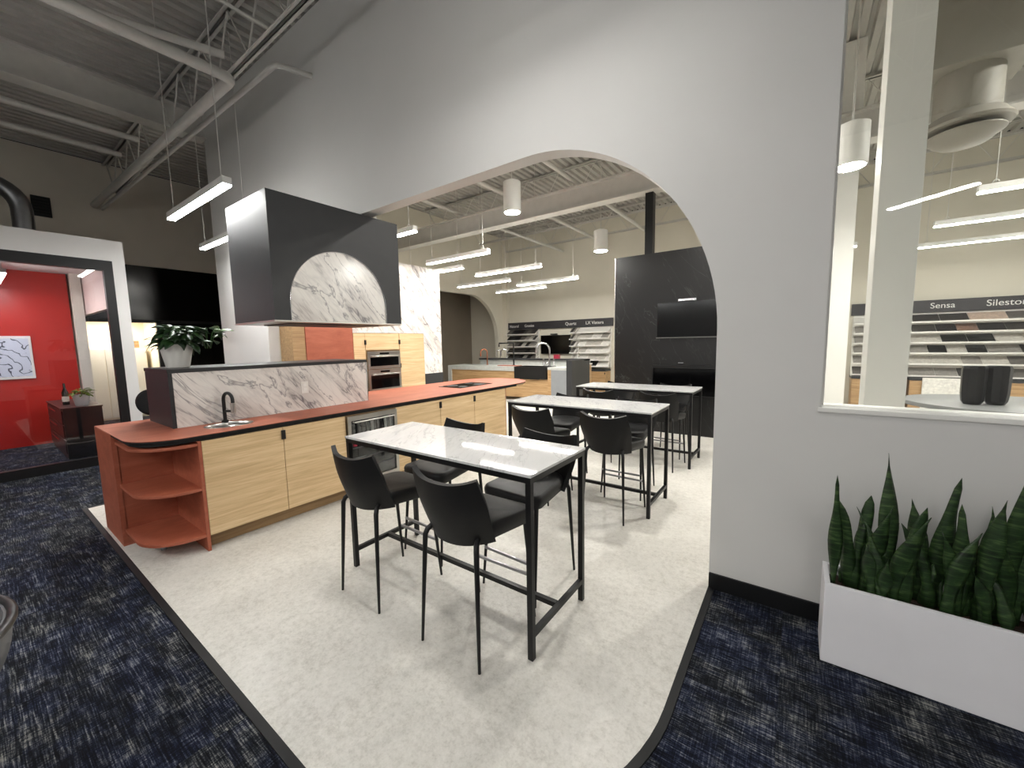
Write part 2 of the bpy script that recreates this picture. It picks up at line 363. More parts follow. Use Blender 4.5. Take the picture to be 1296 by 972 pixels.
# wall on the far side of the kitchen hall, with a second arch
ya0, ya1, ra = 6.4, 11.42, 1.45
prof = [(3.15, 0), (ya0, 0)] + arc(ya0+ra, 1.72, ra, 180, 90, 16) + arc(ya1-ra, 1.72, ra, 90, 0, 20) + [(ya1, 0), (YF, 0), (YF, ZD), (3.15, ZD)]
struct(MB().prism(prof, 0, -8.95, -8.8).build('wall_passage', 'paint_cream', smooth=30), 'cream wall with a dim arched passage')
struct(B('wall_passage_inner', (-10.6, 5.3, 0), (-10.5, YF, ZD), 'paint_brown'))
o = B('wall_corner_pilaster', (-8.8, 11.72, 0), (-8.62, YF, ZD), 'paint_cream'); struct(o)
o = B('wall_hall_stub', (.33, 7.0, 0), (.54, 7.16, ZD), 'paint_trim'); struct(o, 'white wall end seen through the internal window')
# white square column inside the window
o = B('column_1', (.384, 3.6, 0), (.59, 3.86, ZD), 'paint_trim', None, .004); o['kind'] = 'structure'; o['label'] = 'square white column behind the internal window'
# deck: trapezoidal ribs along Y
def deck(name, x0, x1, y0, y1, z):
    mb = MB(); b = mb.bm; pr = []; x = x0; p = .155
    while x < x1:
        pr += [(x, z), (x+.075, z), (x+.095, z+.05), (x+.135, z+.05)]; x += p
    va = [b.verts.new((u, y0, w)) for u, w in pr]; vb = [b.verts.new((u, y1, w)) for u, w in pr]
    for i in range(len(pr)-1): b.faces.new((va[i], va[i+1], vb[i+1], vb[i]))
    mb.box((x0, y0, z+.08), (x1, y1, z+.12)); return struct(mb.build(name, 'deck_paint'), 'corrugated steel roof deck')
deck('ceiling', XL, XR, YN, YF, ZD+.012)
# ================================================================== STEELWORK, PIPES
def joist(y, x0, x1, label, depth=.68):
    t = thing('bar_joist', ((x0+x1)/2, y, ZD-depth), label, 'joist', 'open-web roof joists')
    zt, zb = ZD+.01, ZD-depth
    mb = MB()
    for s in (-1, 1): mb.box((x0, y+s*.012, zt-.05), (x1, y+s*.055, zt-.042)); mb.box((x0, y+s*.012, zt-.05), (x1, y+s*.019, zt))
    mb.build('top_chord', 'steel_paint', t)
    mb = MB()
    for s in (-1, 1): mb.box((x0+.5, y+s*.012, zb), (x1-.5, y+s*.05, zb+.008)); mb.box((x0+.5, y+s*.012, zb), (x1-.5, y+s*.019, zb+.045))
    mb.build('bottom_chord', 'steel_paint', t)
    x = x0+.1; pts = [(x, y, zt-.03)]; k = 0
    while x < x1-.45: x += .42; k += 1; pts.append((x, y, zb+.03 if k % 2 else zt-.03))
    MB().tube(pts, .011, 6).build('web_rod', 'steel_paint', t); return t
joist(2.09, -7.9, XR, 'white open-web joist running over the carpet close to the arch wall')
joist(-1.5, -7.9, XR, 'white open-web joist over the carpet, far from the arch wall')
joist(2.09, XL, -8.05, 'short white joist over the office, in line with the arch wall')
joist(4.55, -8.7, XR, 'white open-web joist above the tables behind the arch')
joist(8.05, -8.7, XR, 'white open-web joist above the black stone partition')
joist(9.8, -8.7, XR, 'white open-web joist above the sink display counter')
joist(11.2, -8.7, XR, 'white open-web joist next to the sample wall')
def ibeam(name, p0, p1, z0, z1, w, label, group=None):
    t = thing(name, (p0[0], p0[1], z0), label, 'beam', group)
    if p0[0] == p1[0]:
        x = p0[0]; B('bottom_flange', (x-w/2, p0[1], z0), (x+w/2, p1[1], z0+.022), 'steel_paint', t); B('top_flange', (x-w/2, p0[1], z1-.022), (x+w/2, p1[1], z1), 'steel_paint', t); B('web', (x-.012, p0[1], z0+.022), (x+.012, p1[1], z1-.022), 'steel_paint', t)
    else:
        y = p0[1]; B('bottom_flange', (p0[0], y-w/2, z0), (p1[0], y+w/2, z0+.025), 'steel_paint', t); B('top_flange', (p0[0], y-w/2, z1-.025), (p1[0], y+w/2, z1), 'steel_paint', t); B('web', (p0[0], y-.04, z0+.025), (p1[0], y+.04, z1-.025), 'steel_paint', t)
    return t
ibeam('roof_girder', (-7.96, YN), (-7.96, YW), 4.9, ZD, .24, 'deep white roof girder running towards the end of the arch wall')
ibeam('roof_girder', (-8.79, 6.98), (XR, 6.98), 4.02, 4.40, .24, 'white girder crossing above the black stone partition')
def pipe(name, pts, r, mat, label, group, parts=()):
    o = MB().tube(pts, r, 12).build(name, mat, smooth=50); return tag(o, label, 'pipe', group)
def bend(a, b, c, r=.1, n=5):
    a, b, c = Vector(a), Vector(b), Vector(c); p = b+(a-b).normalized()*r; q = b+(c-b).normalized()*r
    return [(p*(1-t)**2+b*2*t*(1-t)+q*t*t) for t in [i/n for i in range(n+1)]]
G = 'white ceiling pipes'
pipe('sprinkler_pipe', [(-5.15, -3, 4.45)]+bend((-5.15, -3, 4.45), (-5.08, 2.0, 4.45), (XL, 1.86, 4.45))+[(XL+.005, 1.86, 4.45)], .055, 'steel_paint', 'thick white pipe turning a corner below the joist and running to the office wall', G)
pipe('sprinkler_pipe', [(-4.62, YW-.012, 4.62)]+bend((-4.62, YW, 4.62), (-4.64, 2.26, 4.56), (XL, 1.97, 4.40), .06)+[(XL+.005, 1.97, 4.40)], .03, 'steel_paint', 'thin white pipe elbowing out of the arch wall', G)
pipe('conduit', [(-5.55, .9, 4.72), (-5.08, 1.95, 4.66)], .04, 'steel_paint', 'short capped white pipe beside the thick corner pipe', G)
pipe('conduit', [(-4.3, .2, 4.64), (-4.3, 2.05, 4.64)], .016, 'steel_paint', 'thin white bridging rod under the deck near the arch wall', G)
pipe('sprinkler_pipe', [(-8.7, YN, 4.9), (-8.7, 2.0, 4.9)], .045, 'steel_paint', 'white pipe crossing above the office beyond the girder', G)
pipe('sprinkler_pipe', [(-9.59, YN, 4.9), (-9.59, 1.96, 4.9)], .045, 'steel_paint', 'white pipe above the office close to the outer wall', G)
for i, (x, lab) in enumerate([(-6.4, 'above the oven cabinets'), (-4.9, 'above the copper-topped island end'), (-3.5, 'above the tables behind the arch'), (-2.2, 'above the black partition post')]):
    pipe('roof_conduit', [(x, 2.9, 4.52), (x, YF, 4.52)], .04, 'steel_paint', 'white ceiling pipe running from the arch wall, '+lab, G)
tag(MB().tube([(-9.5, -.6, 4.02)]+[(-9.5, .42+.34*math.sin(a), 3.68+.34*math.cos(a)) for a in [i*PI/2/7 for i in range(8)]]+[(-9.5, .76, 3.02)], .115, 20).build('exhaust_duct', 'duct_metal', smooth=60), 'shiny bent metal duct rising from the office roof', 'duct')
v = thing('wall_vent', (XL, 1.16, 4.08), 'square dark louvred vent on the outer wall above the office', 'vent'); B('frame', (XL, 1.04, 4.06), (XL+.03, 1.28, 4.42), 'vent_dark', v)
for k in range(6): B('louvre', (XL+.03, 1.06, 4.1+k*.052), (XL+.05, 1.26, 4.13+k*.052), 'vent_dark', v)
# black column post over the stone partition
tag(B('column_post', (-2.19, 6.97, 3.0), (-2.06, 7.10, 4.02), 'black_metal'), 'black square steel post between stone partition and girder', 'post')
# ================================================================== LIGHTS
def pendant(x0, x1, y, z, label, front=False, top=None, glow=None):
    t = thing('linear_pendant', ((x0+x1)/2, y, z), label, 'light', 'linear pendant lights'); w = .038
    MB().box((x0, y-w, z+.012), (x1, y+w, z+.075), .003).build('housing', 'paint_trim', t)
    B('diffuser', (x0+.004, y-w+.004, z), (x1-.004, y+w-.004, z+.014), glow or ('lamp_glow_front' if front else 'lamp_glow'), t)
    top = top or ZD-.01
    for x in (x0+.12, x1-.12):
        MB().tube([(x, y, z+.07), (x, y, top)], .004, 6).build('suspension_cable', 'steel_paint', t)
        ring = [(x+.022*math.cos(a), y, z+.095+.022*math.sin(a)) for a in [i*2*PI/12 for i in range(13)]]
        MB().tube(ring, .005, 6).build('cable_grip', 'steel_paint', t)
    return t
PL = [(-5.75, -4.16, 1.53, 'in front of the charcoal hood', True), (-7.1, -5.5, 2.22, 'behind the charcoal hood by the wall pier', True),
      (-5.4, -4.03, 3.55, 'just behind the charcoal hood'), (-5.5, -4.08, 5.10, 'above the end of the island'), (-6.9, -5.29, 5.80, 'near the marble panel'),
      (-5.69, -4.06, 6.66, 'in line with the black partition'), (-7.16, -5.52, 7.66, 'in front of the arched passage'), (-5.86, -4.18, 8.46, 'above the sink counter'), (-7.1, -5.47, 9.2, 'between sink counter and passage arch'),
      (1.43, 3.05, 6.27, 'above the black vases'), (1.41, 3.02, 7.8, 'between black vases and sample wall'), (1.53, 3.12, 9.5, 'close to the long sample wall'), (-.9, .7, 8.6, 'behind the black stone partition')]
for p in PL: pendant(p[0], p[1], p[2], 3.0, 'added unseen linear pendant lamp '+p[3], len(p) > 4)
pendant(-2.3, -.7, 1.45, 3.66, 'white linear pendant lamp hung high over the vinyl in front of the arch', True, None, 'lamp_glow_high')
rp = pendant(0, .77, 0, 3.0, 'white linear pendant lamp hung slantwise, mirrored in the internal window', True)
rp.location = (1.06, -.63, 3.0); rp.rotation_euler = (0, 0, math.radians(43))
for x, y, lab in [(-3.0, -1.9, 'over the carpet walkway'), (-5.0, -2.4, 'deep in the carpet area'), (-1.4, -2.9, 'deep in the carpet area by the rear wall'), (2.6, -2.6, 'over the carpet by the side wall')]:  # unseen pendants added behind the camera to light the carpet side
    pendant(x, x+1.6, y, 3.0, 'added unseen linear pendant lamp '+lab, True)
def cylinder_light(x, y, z0, z1, r, label):
    t = thing('cylinder_downlight', (x, y, z0), label, 'light', 'white cylinder downlights')
    MB().lathe([(r-.012, 0), (r, .006), (r, z1-z0), (r*.5, z1-z0+.03), (.02, z1-z0+.04)], (x, y, z0), 28).build('shade', 'paint_trim', t, 40)
    MB().lathe([(0, .012), (r-.02, .012), (r-.02, .004), (0, .004)], (x, y, z0-.008), 28).build('diffuser', 'spot_glow', t)
    MB().tube([(x, y, z1+.03), (x, y, ZD)], .008, 8).build('stem', 'steel_paint', t)
cylinder_light(-3.55, 5.02, 3.50, 3.93, .13, 'white cylinder downlight in front of the girder')
cylinder_light(.32, 5.02, 3.14, 3.5, .13, 'white cylinder downlight behind the square column')
cylinder_light(-1.4, 4.3, 4.05, 4.5, .13, 'added unseen cylinder downlight high above the middle table')  # added out of view, makes up for the dimmed hall pendants
cylinder_light(2.5, 5.2, 4.2, 4.6, .13, 'added unseen cylinder downlight high above the rounded grey counter')  # another added lamp, out of view, to brighten this side of the hall
cylinder_light(3.9, 8.8, 3.5, 3.92, .13, 'added unseen cylinder downlight near the long sample rack')  # also added out of view, lights the sample wall
cylinder_light(-3.55, 8.3, 3.50, 3.92, .15, 'white cylinder downlight behind the girder by the sample wall')
# ================================================================== ISLAND
XI = -3.637; ZT = .918
isl = thing('kitchen_island', (-4.28, 3.0, 0), 'long kitchen island with oak doors and terracotta open end shelves', 'island')
B('cabinet_body', (-4.90, 1.012, .12), (XI-.022, 4.87, .868), 'oak_dull', isl)
B('toe_kick', (-4.80, 1.01, .004), (-3.735, 4.85, .12), 'oak_dull', isl)
B('end_panel', (-4.932, .630, .004), (-4.31, .664, .9130), 'terracotta', isl)
B('divider_panel', (-4.31, .988, .004), (XI, 1.010, .872), 'terracotta', isl, .002)
B('shelf_back', (-4.33, .660, .004), (-4.31, .990, .872), 'terracotta', isl)
B('side_panel', (-4.92, .664, .004), (-4.90, 4.87, .872), 'terracotta', isl)
def corner(x0, x1, y0, y1, r): return [(x0, y0), (x1-r, y0)] + arc(x1-r, y0+r, r, -90, 0, 12)[1:] + [(x1, y1), (x0, y1)]
for z in (.835, .487, .118): MB().prism(corner(-4.312, -3.645, .648, .990, .30), 2, z, z+.022, .002).build('shelf', 'terracotta', isl, 30)
MB().lathe([(.02, 0), (.02, .114)], (-3.98, .80, .004), 12).build('levelling_foot', 'grey_panel', isl, 40)
rp_ = corner(-4.86, XI-.02, .66, 5.2, .28); offset_strip(rp_[:-1]+[(-4.0, 5.75), (-4.5, 5.75), (-4.86, 5.2), (-4.86, .66)], -.02, .872, .902).build('recess_strip', 'gap_black', isl)
so = [(-4.93, .632), (XI+.005-.31, .632)] + arc(XI+.005-.31, .942, .31, -90, 0, 14)[1:] + arc(-4.2825, 5.23, .65, 0, 180, 28)
SKX, SKY, SRX, SRY = -3.93, 1.30, .142, .178
cut_n = [(SKX+SRX*math.cos(a), SKY-SRY*math.sin(a)) for a in [PI*k/18 for k in range(19)]]; cut_f = [(SKX-SRX*math.cos(a), SKY+SRY*math.sin(a)) for a in [PI*k/18 for k in range(19)]]
lowp = [p for p in so if p[1] < SKY]; highp = [p for p in so if p[1] >= SKY]
for nm_, mt_, za, zb in (('worktop', 'terracotta', .9135, ZT), ('worktop_core', 'gap_black', .902, .9133)):
    mb = MB().prism(lowp+[(XI+.005, SKY)]+cut_n+[(-4.9325, SKY)], 2, za, zb); mb.prism([(-4.9325, SKY)]+cut_f+[(XI+.005, SKY)]+highp, 2, za, zb); mb.build(nm_, mt_, isl)
B('end_support', (-4.5, 4.87, .004), (-3.80, 5.1, .872), 'terracotta', isl)
MB().prism([(p[0]*.96-.17, p[1]-.02) for p in so if p[1] > 5.0]+[(-4.85, 4.9), (-3.72, 4.9)][:0], 2, .872, .9).build('worktop_support', 'oak', isl, 30)
doors = [(1.012, 1.596), (1.601, 2.190), (2.806, 3.49), (3.495, 4.14), (4.145, 4.868)]
for i, (a, b) in enumerate(doors):
    d = B('cabinet_door', (XI-.02, a, .125), (XI, b, .868), 'oak', isl, .0015)
    if i in (0, 2, 3): B('tab_pull', (XI-.004, b-.014, .765), (XI+.014, b+.018, .845), 'black_metal', d, .002)
# wine fridge set into the island
wf = thing('wine_fridge', (XI-.3, 2.5, .12), 'stainless wine fridge with glass door and bottles set into the island', 'fridge')
y0, y1 = 2.196, 2.802
WX = XI-.001
mb = MB(); mb.box((WX, y0+.004, .13), (WX+.03, y0+.04, .862)); mb.box((WX, y1-.04, .13), (WX+.03, y1-.004, .862)); mb.box((WX, y0+.04, .812), (WX+.03, y1-.04, .862)); mb.box((WX, y0+.04, .13), (WX+.03, y1-.04, .19)); mb.build('door_frame', 'stainless', wf)
B('glass_pane', (WX+.012, y0+.04, .19), (WX+.018, y1-.04, .812), 'fridge_glass', wf); B('interior', (WX, y0+.04, .19), (WX+.002, y1-.04, .812), 'gap_black', wf)
MB().tube([(WX+.03, y0+.06, .80), (WX+.06, y0+.06, .80), (WX+.06, y1-.06, .80), (WX+.03, y1-.06, .80)], .008, 8).build('handle', 'stainless', wf, 60)
for z in (.30, .41, .52, .63): B('rack', (WX+.002, y0+.045, z), (WX+.012, y1-.045, z+.014), 'rack_metal', wf)
for k in range(9):
    y = y0+.075+k*.055; B('bottle_front', (WX+.002, y-.017, .655), (WX+.0105, y+.017, .655+.12+.02*((k*7) % 3)), ['sample_3', 'sample_2', 'sample_1', 'sample_4'][k % 4], wf, .003)
for k in range(6): MB().lathe([(0, 0), (.026, .004), (.026, .05), (0, .054)], (WX+.004, y0+.08+k*.08, .545), 10).build('bottle_end', 'wine_red' if k < 3 else 'bottle_glass', wf)
# backsplash block on the worktop
bs = thing('backsplash_block', (-4.48, 1.89, ZT), 'charcoal block with veined marble front standing on the island', 'backsplash')
B('core', (-4.82, .975, ZT), (-4.15, 2.80, 1.372), 'charcoal', bs, .002); B('cap', (-4.82, .970, 1.374), (-4.135, 2.81, 1.405), 'charcoal', bs, .002)
B('marble_panel', (-4.148, 1.0, ZT), (-4.132, 2.795, 1.372), 'marble', bs); B('edge_strip', (-4.150, .972, ZT), (-4.13, .998, 1.374), 'charcoal', bs)
B('edge_trim', (-4.15, 2.797, ZT), (-4.128, 2.806, 1.374), 'chrome', bs)
oy = 2.06; so_ = thing('power_outlet', (-4.13, oy, 1.12), 'white double power outlet on the marble backsplash', 'outlet')
B('cover_plate', (-4.132, oy-.037, 1.09), (-4.124, oy+.037, 1.21), 'pot_white', so_, .003)
for z in (1.115, 1.16): B('socket', (-4.124, oy-.018, z), (-4.121, oy+.018, z+.03), 'paint_trim', so_, .002)
# sink, tap, cooktop
sk = thing('round_sink', (-3.93, 1.30, ZT), 'small oval stainless sink bowl let into the terracotta worktop', 'sink')
def ell(rx, ry, z, n=36): return [(-3.93+rx*math.cos(2*PI*k/n), 1.30+ry*math.sin(2*PI*k/n), z) for k in range(n)]
mb = MB(); b = mb.bm; rings = [[b.verts.new(p) for p in ell(rx, ry, z)] for rx, ry, z in ((.1425, .1785, ZT+.0005), (.1415, .1775, ZT+.0025), (.139, .175, ZT+.0005))]
for a, c in zip(rings, rings[1:]):
    for k in range(36): b.faces.new((a[k], a[(k+1) % 36], c[(k+1) % 36], c[k]))
mb.build('rim', 'stainless', sk, 60)
mb = MB(); b = mb.bm; rings = [[b.verts.new(p) for p in ell(rx, ry, z)] for rx, ry, z in ((.141, .177, ZT), (.138, .173, ZT-.012), (.125, .158, ZT-.034), (.09, .12, ZT-.041), (.02, .028, ZT-.042))]
for a, c in zip(rings, rings[1:]):
    for k in range(36): b.faces.new((a[k], a[(k+1) % 36], c[(k+1) % 36], c[k]))
b.faces.new(rings[-1]); mb.build('bowl', 'stainless', sk, 60)
def gooseneck(name, x, y, z, h, r, dirv, mat, label, group, reach=.16, lever=True):
    t = thing(name, (x, y, z), label, 'faucet', group); d = Vector(dirv).normalized()
    MB().lathe([(r*2.0, 0), (r*2.0, .012), (r*1.3, .02)], (x, y, z), 16).build('base', mat, t, 50)
    hh = h-reach/2; pts = [(x, y, z+.01), (x, y, z+hh)]
    for i in range(1, 13):
        a = PI*i/12*.97; p = Vector((x, y, z+hh))+d*(reach/2)*(1-math.cos(a))+Vector((0, 0, reach/2*math.sin(a))); pts.append(p)
    e = Vector(pts[-1]); pts.append(e+Vector((0, 0, -.04))); MB().tube(pts, r, 12).build('spout', mat, t, 60)
    MB().tube([e+Vector((0, 0, -.03)), e+Vector((0, 0, -.12))], r*1.35, 12).build('spray_head', mat if mat != 'black_metal' else 'stainless', t, 60)
    if lever: sd = Vector((-d.y, d.x, 0)); MB().tube([Vector((x, y, z+.10)), Vector((x, y, z+.10))+d*.05+sd*.0, Vector((x, y, z+.105))+d*.11], r*.75, 8).build('lever', mat, t, 60)
    return t
gooseneck('island_faucet', -4.09, 1.325, ZT, .26, .014, (1, .25, 0), 'black_metal', 'black gooseneck tap on the island in front of marble backsplash', 'kitchen taps', .12)
ck = thing('cooktop', (-4.2, 4.62, ZT), 'black glass cooktop let into the far end of the island worktop', 'cooktop'); B('glass_top', (-4.44, 4.24, ZT), (-3.99, 5.0, ZT+.006), 'screen_black', ck, .002)
for x, y, r in ((-4.32, 4.42, .09), (-4.1, 4.42, .07), (-4.32, 4.8, .07), (-4.1, 4.8, .09)): MB().lathe([(r-.006, 0), (r, .0006), (r-.003, .0012)], (x, y, ZT+.006), 28).build('burner_ring', 'charcoal', ck)
# pot plant on the backsplash block
def pot(name, c, r0, r1, h, label, cat='pot', group=None, mat='pot_white'):
    t = thing(name, c, label, cat, group)
    MB().lathe([(r0*.9, 0), (r0, .01), (r1, h), (r1-.012, h), (r1-.02, h-.03), (0, h-.03)], c, 32).build('bowl', mat, t, 40)
    MB().lathe([(r1-.014, h-.032), (0, h-.022)], c, 20).build('soil', 'soil', t); return t
def leafmesh(name, L, w, bendz, mat, fold=.15, nu=6):
    mb = MB(); b = mb.bm; rows = []
    for i in range(nu+1):
        u = i/nu; hw = w*math.sin(PI*min(1, u*.92+.06))**.8*(1-.15*u)
        if i == nu: hw = w*.04
        rows.append([b.verts.new((s*hw, L*u, bendz*u*u*L*-1 + abs(s)*hw*fold)) for s in (-1, 0, 1)])
    for a, c in zip(rows, rows[1:]):
        for k in range(2): b.faces.new((a[k], a[k+1], c[k+1], c[k]))
    mb.thicken(.0015); me = bpy.data.meshes.new(name); bmesh.ops.recalc_face_normals(mb.bm, faces=mb.bm.faces); mb.bm.to_mesh(me); mb.bm.free(); me.materials.append(MATS[mat])
    for p in me.polygons: p.use_smooth = True
    return me
def leafy(name, c, label, meshes, n, spread, rise, scale=(.7, 1.2), bias=(0, 0), cat='plant'):
    t = thing(name, c, label, cat); rnd = random.Random(len(label)*13+n)
    for k in range(n):
        az = rnd.uniform(0, 2*PI); rad = spread*math.sqrt(rnd.random()); h = rise*(.15+.85*rnd.random())*(1-.35*(rad/spread)**2)
        o = bpy.data.objects.new('leaf', rnd.choice(meshes)); COL.objects.link(o); o.parent = t
        o.location = (rad*math.cos(az)+bias[0]*h/rise, rad*math.sin(az)+bias[1]*h/rise, h)
        o.rotation_euler = (rnd.uniform(-.3, .75), rnd.uniform(-.5, .5), az-PI/2+rnd.uniform(-.6, .6)); s = rnd.uniform(*scale); o.scale = (s, s, s); WORLD[o.name] = Vector(c)
    for k in range(7):
        az = k*2*PI/7+.3; MB().tube([Vector(c)+Vector((.02*math.cos(az), .02*math.sin(az), -.03)), Vector(c)+Vector((spread*.5*math.cos(az)+bias[0]*.5, spread*.5*math.sin(az)+bias[1]*.5, rise*.55)), Vector(c)+Vector((spread*.8*math.cos(az)+bias[0], spread*.8*math.sin(az)+bias[1], rise*.8))], .003, 5).build('stem', 'pot_leaf', t)
    return t
pot('plant_pot', (-4.5, 1.14, 1.405), .085, .122, .205, 'white tapered pot on the charcoal backsplash block')
LA = leafmesh('leaf_a', .13, .036, .5, 'pot_leaf'); LB = leafmesh('leaf_b', .11, .032, .9, 'pot_leaf'); LV = leafmesh('leaf_v', .12, .042, .4, 'variegated_leaf')
leafy('pothos', (-4.5, 1.14, 1.585), 'bushy green pothos trailing from white pot on the charcoal block', [LA, LB, LA, LB], 95, .125, .20, (.7, 1.15), (0, .05))
leafy('variegated_pothos', (-4.45, 1.36, 1.60), 'pale variegated leaves leaning out beside the bushy pothos', [LV, LA], 16, .10, .20, (.6, 1.0), (0, .02))
rb = thing('round_back_stool', (-5.4, 1.13, 0), 'black round-backed stool standing behind the island end', 'stool')
MB().lathe([(0, 0), (.11, .01), (.135, .03), (.11, .05), (0, .055)], (0, 0, 0), 28).build('tmp', 'black_leather')
tmp = bpy.data.objects['tmp']; me_ = tmp.data; bpy.data.objects.remove(tmp)
bk = bpy.data.objects.new('backrest', me_); COL.objects.link(bk); bk.parent = rb; bk.location = (0, 0, 1.03); bk.rotation_euler = (PI/2, 0, .9); WORLD['backrest'] = Vector((0, 0, 0))
MB().tube([(-5.42, 1.15, .66), (-5.42, 1.15, .95)], .014, 8).build('back_post', 'black_metal', rb); MB().lathe([(0, 0), (.17, .0), (.18, .03), (.16, .06), (0, .065)], (-5.4, 1.13, .63), 28).build('seat', 'black_leather', rb, 50)
MB().lathe([(.19, 0), (.19, .015), (.025, .03), (.025, .63)], (-5.4, 1.13, .004), 24).build('pedestal', 'black_metal', rb, 50)
# ================================================================== HOOD
hd = thing('range_hood', (-4.1, 2.31, 1.79), 'big charcoal box hood with half-round marble inlay hanging over the island', 'hood')
hx = -3.70; hy0, hy1, hz0, hz1 = 1.635, 2.995, 1.80, 2.905
ac, ar = 2.285, .507
hb = 1.806
face = [(hy0, hb), (ac-ar, hb)] + arc(ac, hb+.17, ar, 180, 0, 36, .505)[0:] + [(ac+ar, hb), (hy1, hb), (hy1, hz1), (hy0, hz1)]
MB().prism(face, 0, hx-.02, hx, 0).build('front_panel', 'charcoal', hd)
mb = MB(); mb.box((-4.545, hy0, hb), (-4.525, hy1, hz1)); mb.box((-4.525, hy0, hb), (hx-.02, hy0+.02, hz1)); mb.box((-4.525, hy1-.02, hb), (hx-.02, hy1, hz1)); mb.box((-4.525, hy0+.02, hz1-.02), (hx-.02, hy1-.02, hz1)); mb.build('casing', 'charcoal', hd)
MB().prism([(ac-ar+.002, hb+.001)]+arc(ac, hb+.17, ar-.002, 180, 0, 36, .503)+[(ac+ar-.002, hb+.001)], 0, hx-.022, hx-.010).build('marble_inlay', 'marble', hd)
ring = [(hx-.002, y, z) for y, z in [(ac-ar, hb)]+arc(ac, hb+.17, ar, 180, 0, 36, .505)+[(ac+ar, hb)]]
MB().tube(ring, .004, 6).build('inlay_trim', 'chrome', hd, 60)
B('base_plate', (-4.545, hy0-.006, hb-.014), (hx+.006, hy1+.006, hb), 'stainless', hd)
B('filter', (-4.40, hy0+.2, hb-.022), (-3.85, hy1-.2, hb-.014), 'charcoal', hd)
for x, y in ((-3.95, 2.90), (-4.3, 2.90)): MB().tube([(x, y, hz1), (x, y, ZD)], .012, 8).build('hanger_rod', 'steel_paint', hd)
# ================================================================== TALL CABINETS BEHIND THE ISLAND
XC = -5.85
tc = thing('oven_cabinet', (-6.15, 4.5, 0), 'oak cabinet run with built-in ovens behind the island', 'cabinet')
B('carcass', (-6.45, 3.75, .004), (XC-.022, 5.248, 1.775), 'oak_dull', tc)
for a, b, z0, z1 in ((3.753, 3.965, .15, 1.77), (3.97, 4.66, 1.49, 1.77), (3.97, 4.66, .15, .77), (4.67, 5.245, .15, 1.77)):
    B('cabinet_door', (XC-.02, a, z0), (XC, b, z1), 'oak', tc, .0015)
for y, z in ((3.966, 1.58), (4.665, 1.58), (4.665, 1.16)): B('tab_pull', (XC-.002, y-.015, z), (XC+.016, y+.015, z+.08), 'black_metal', tc, .002)
ov = thing('built_in_oven', (XC, 4.32, .78), 'stainless double wall oven with black glass in the oak cabinet', 'oven')
for z0, z1 in ((1.165, 1.465), (.78, 1.155)):
    u = B('oven_unit', (XC+.001, 3.985, z0), (XC+.025, 4.655, z1), 'stainless', ov, .003); B('door_glass', (XC+.025, 4.03, z0+.05), (XC+.029, 4.61, z1-.10), 'screen_black', u); B('control_display', (XC+.025, 4.22, z1-.052), (XC+.028, 4.41, z1-.024), 'screen_black', u)
    MB().tube([(XC+.025, 4.04, z1-.082), (XC+.065, 4.04, z1-.082), (XC+.065, 4.6, z1-.082), (XC+.025, 4.6, z1-.082)], .011, 8).build('handle', 'stainless', u, 60)
tag(B('terracotta_panel', (-6.45, 2.985, .004), (XC, 3.745, 2.35), 'terracotta', None, .002), 'tall terracotta panel between oak end board and oven cabinet', 'panel')
tag(B('oak_end_board', (-6.23, 2.80, .004), (XC-.01, 2.98, 2.35), 'oak_dull', None, .002), 'tall oak end board next to the white wall pier', 'panel')
mw = thing('marble_screen', (-6.0, 5.0, 0), 'veined marble clad screen with charcoal foot behind the oven cabinet', 'partition')
mb = MB(); mb.box((-6.1, 3.75, 1.778), (XC-.02, 5.72, 3.03)); mb.box((-6.1, 5.25, .004), (XC-.02, 5.72, 1.778)); mb.build('core', 'paint', mw)
mb = MB(); mb.box((XC-.02, 3.75, 1.778), (XC-.004, 5.72, 3.03)); mb.box((XC-.02, 5.25, 1.0), (XC-.004, 5.72, 1.778)); mb.build('marble_panel', 'marble', mw); B('plinth', (XC-.02, 5.25, .004), (XC, 5.725, 1.0), 'charcoal', mw)
# ================================================================== TABLES AND STOOLS
TL, TW, TH = 1.524, .592, .95
def table(x, y, label):
    t = thing('bar_table', (x+TL/2, y+TW/2, 0), label, 'table', 'high tables with white quartz tops')
    B('table_top', (x, y, TH-.014), (x+TL, y+TW, TH), 'quartz', t, .002)
    mb = MB(); e = .03; i = .004
    for a, b in (((x+i, y+i), (x+TL-i, y+i+e)), ((x+i, y+TW-i-e), (x+TL-i, y+TW-i)), ((x+i, y+i+e), (x+i+e, y+TW-i-e)), ((x+TL-i-e, y+i+e), (x+TL-i, y+TW-i-e))): mb.box((*a, TH-.044), (*b, TH-.0145))
    mb.build('frame', 'black_metal', t)
    for sx in (x+i, x+TL-i-e):
        for sy in (y+i, y+TW-i-e): B('leg', (sx, sy, .004), (sx+e, sy+e, TH-.044), 'black_metal', t, .002)
        B('end_rail', (sx+.002, y+i+e, .115), (sx+e-.002, y+TW-i-e, .143), 'black_metal', t)
    B('foot_rail', (x+i+e, y+TW/2-.014, .115), (x+TL-i-e, y+TW/2+.014, .143), 'black_metal', t); return t
TX = -2.509
table(TX, 1.50, 'white-topped high table in front of the arch wall')
table(TX, 3.391, 'white-topped high table behind the arch, between the other two')
table(TX, 5.02, 'white-topped high table next to the black stone partition')
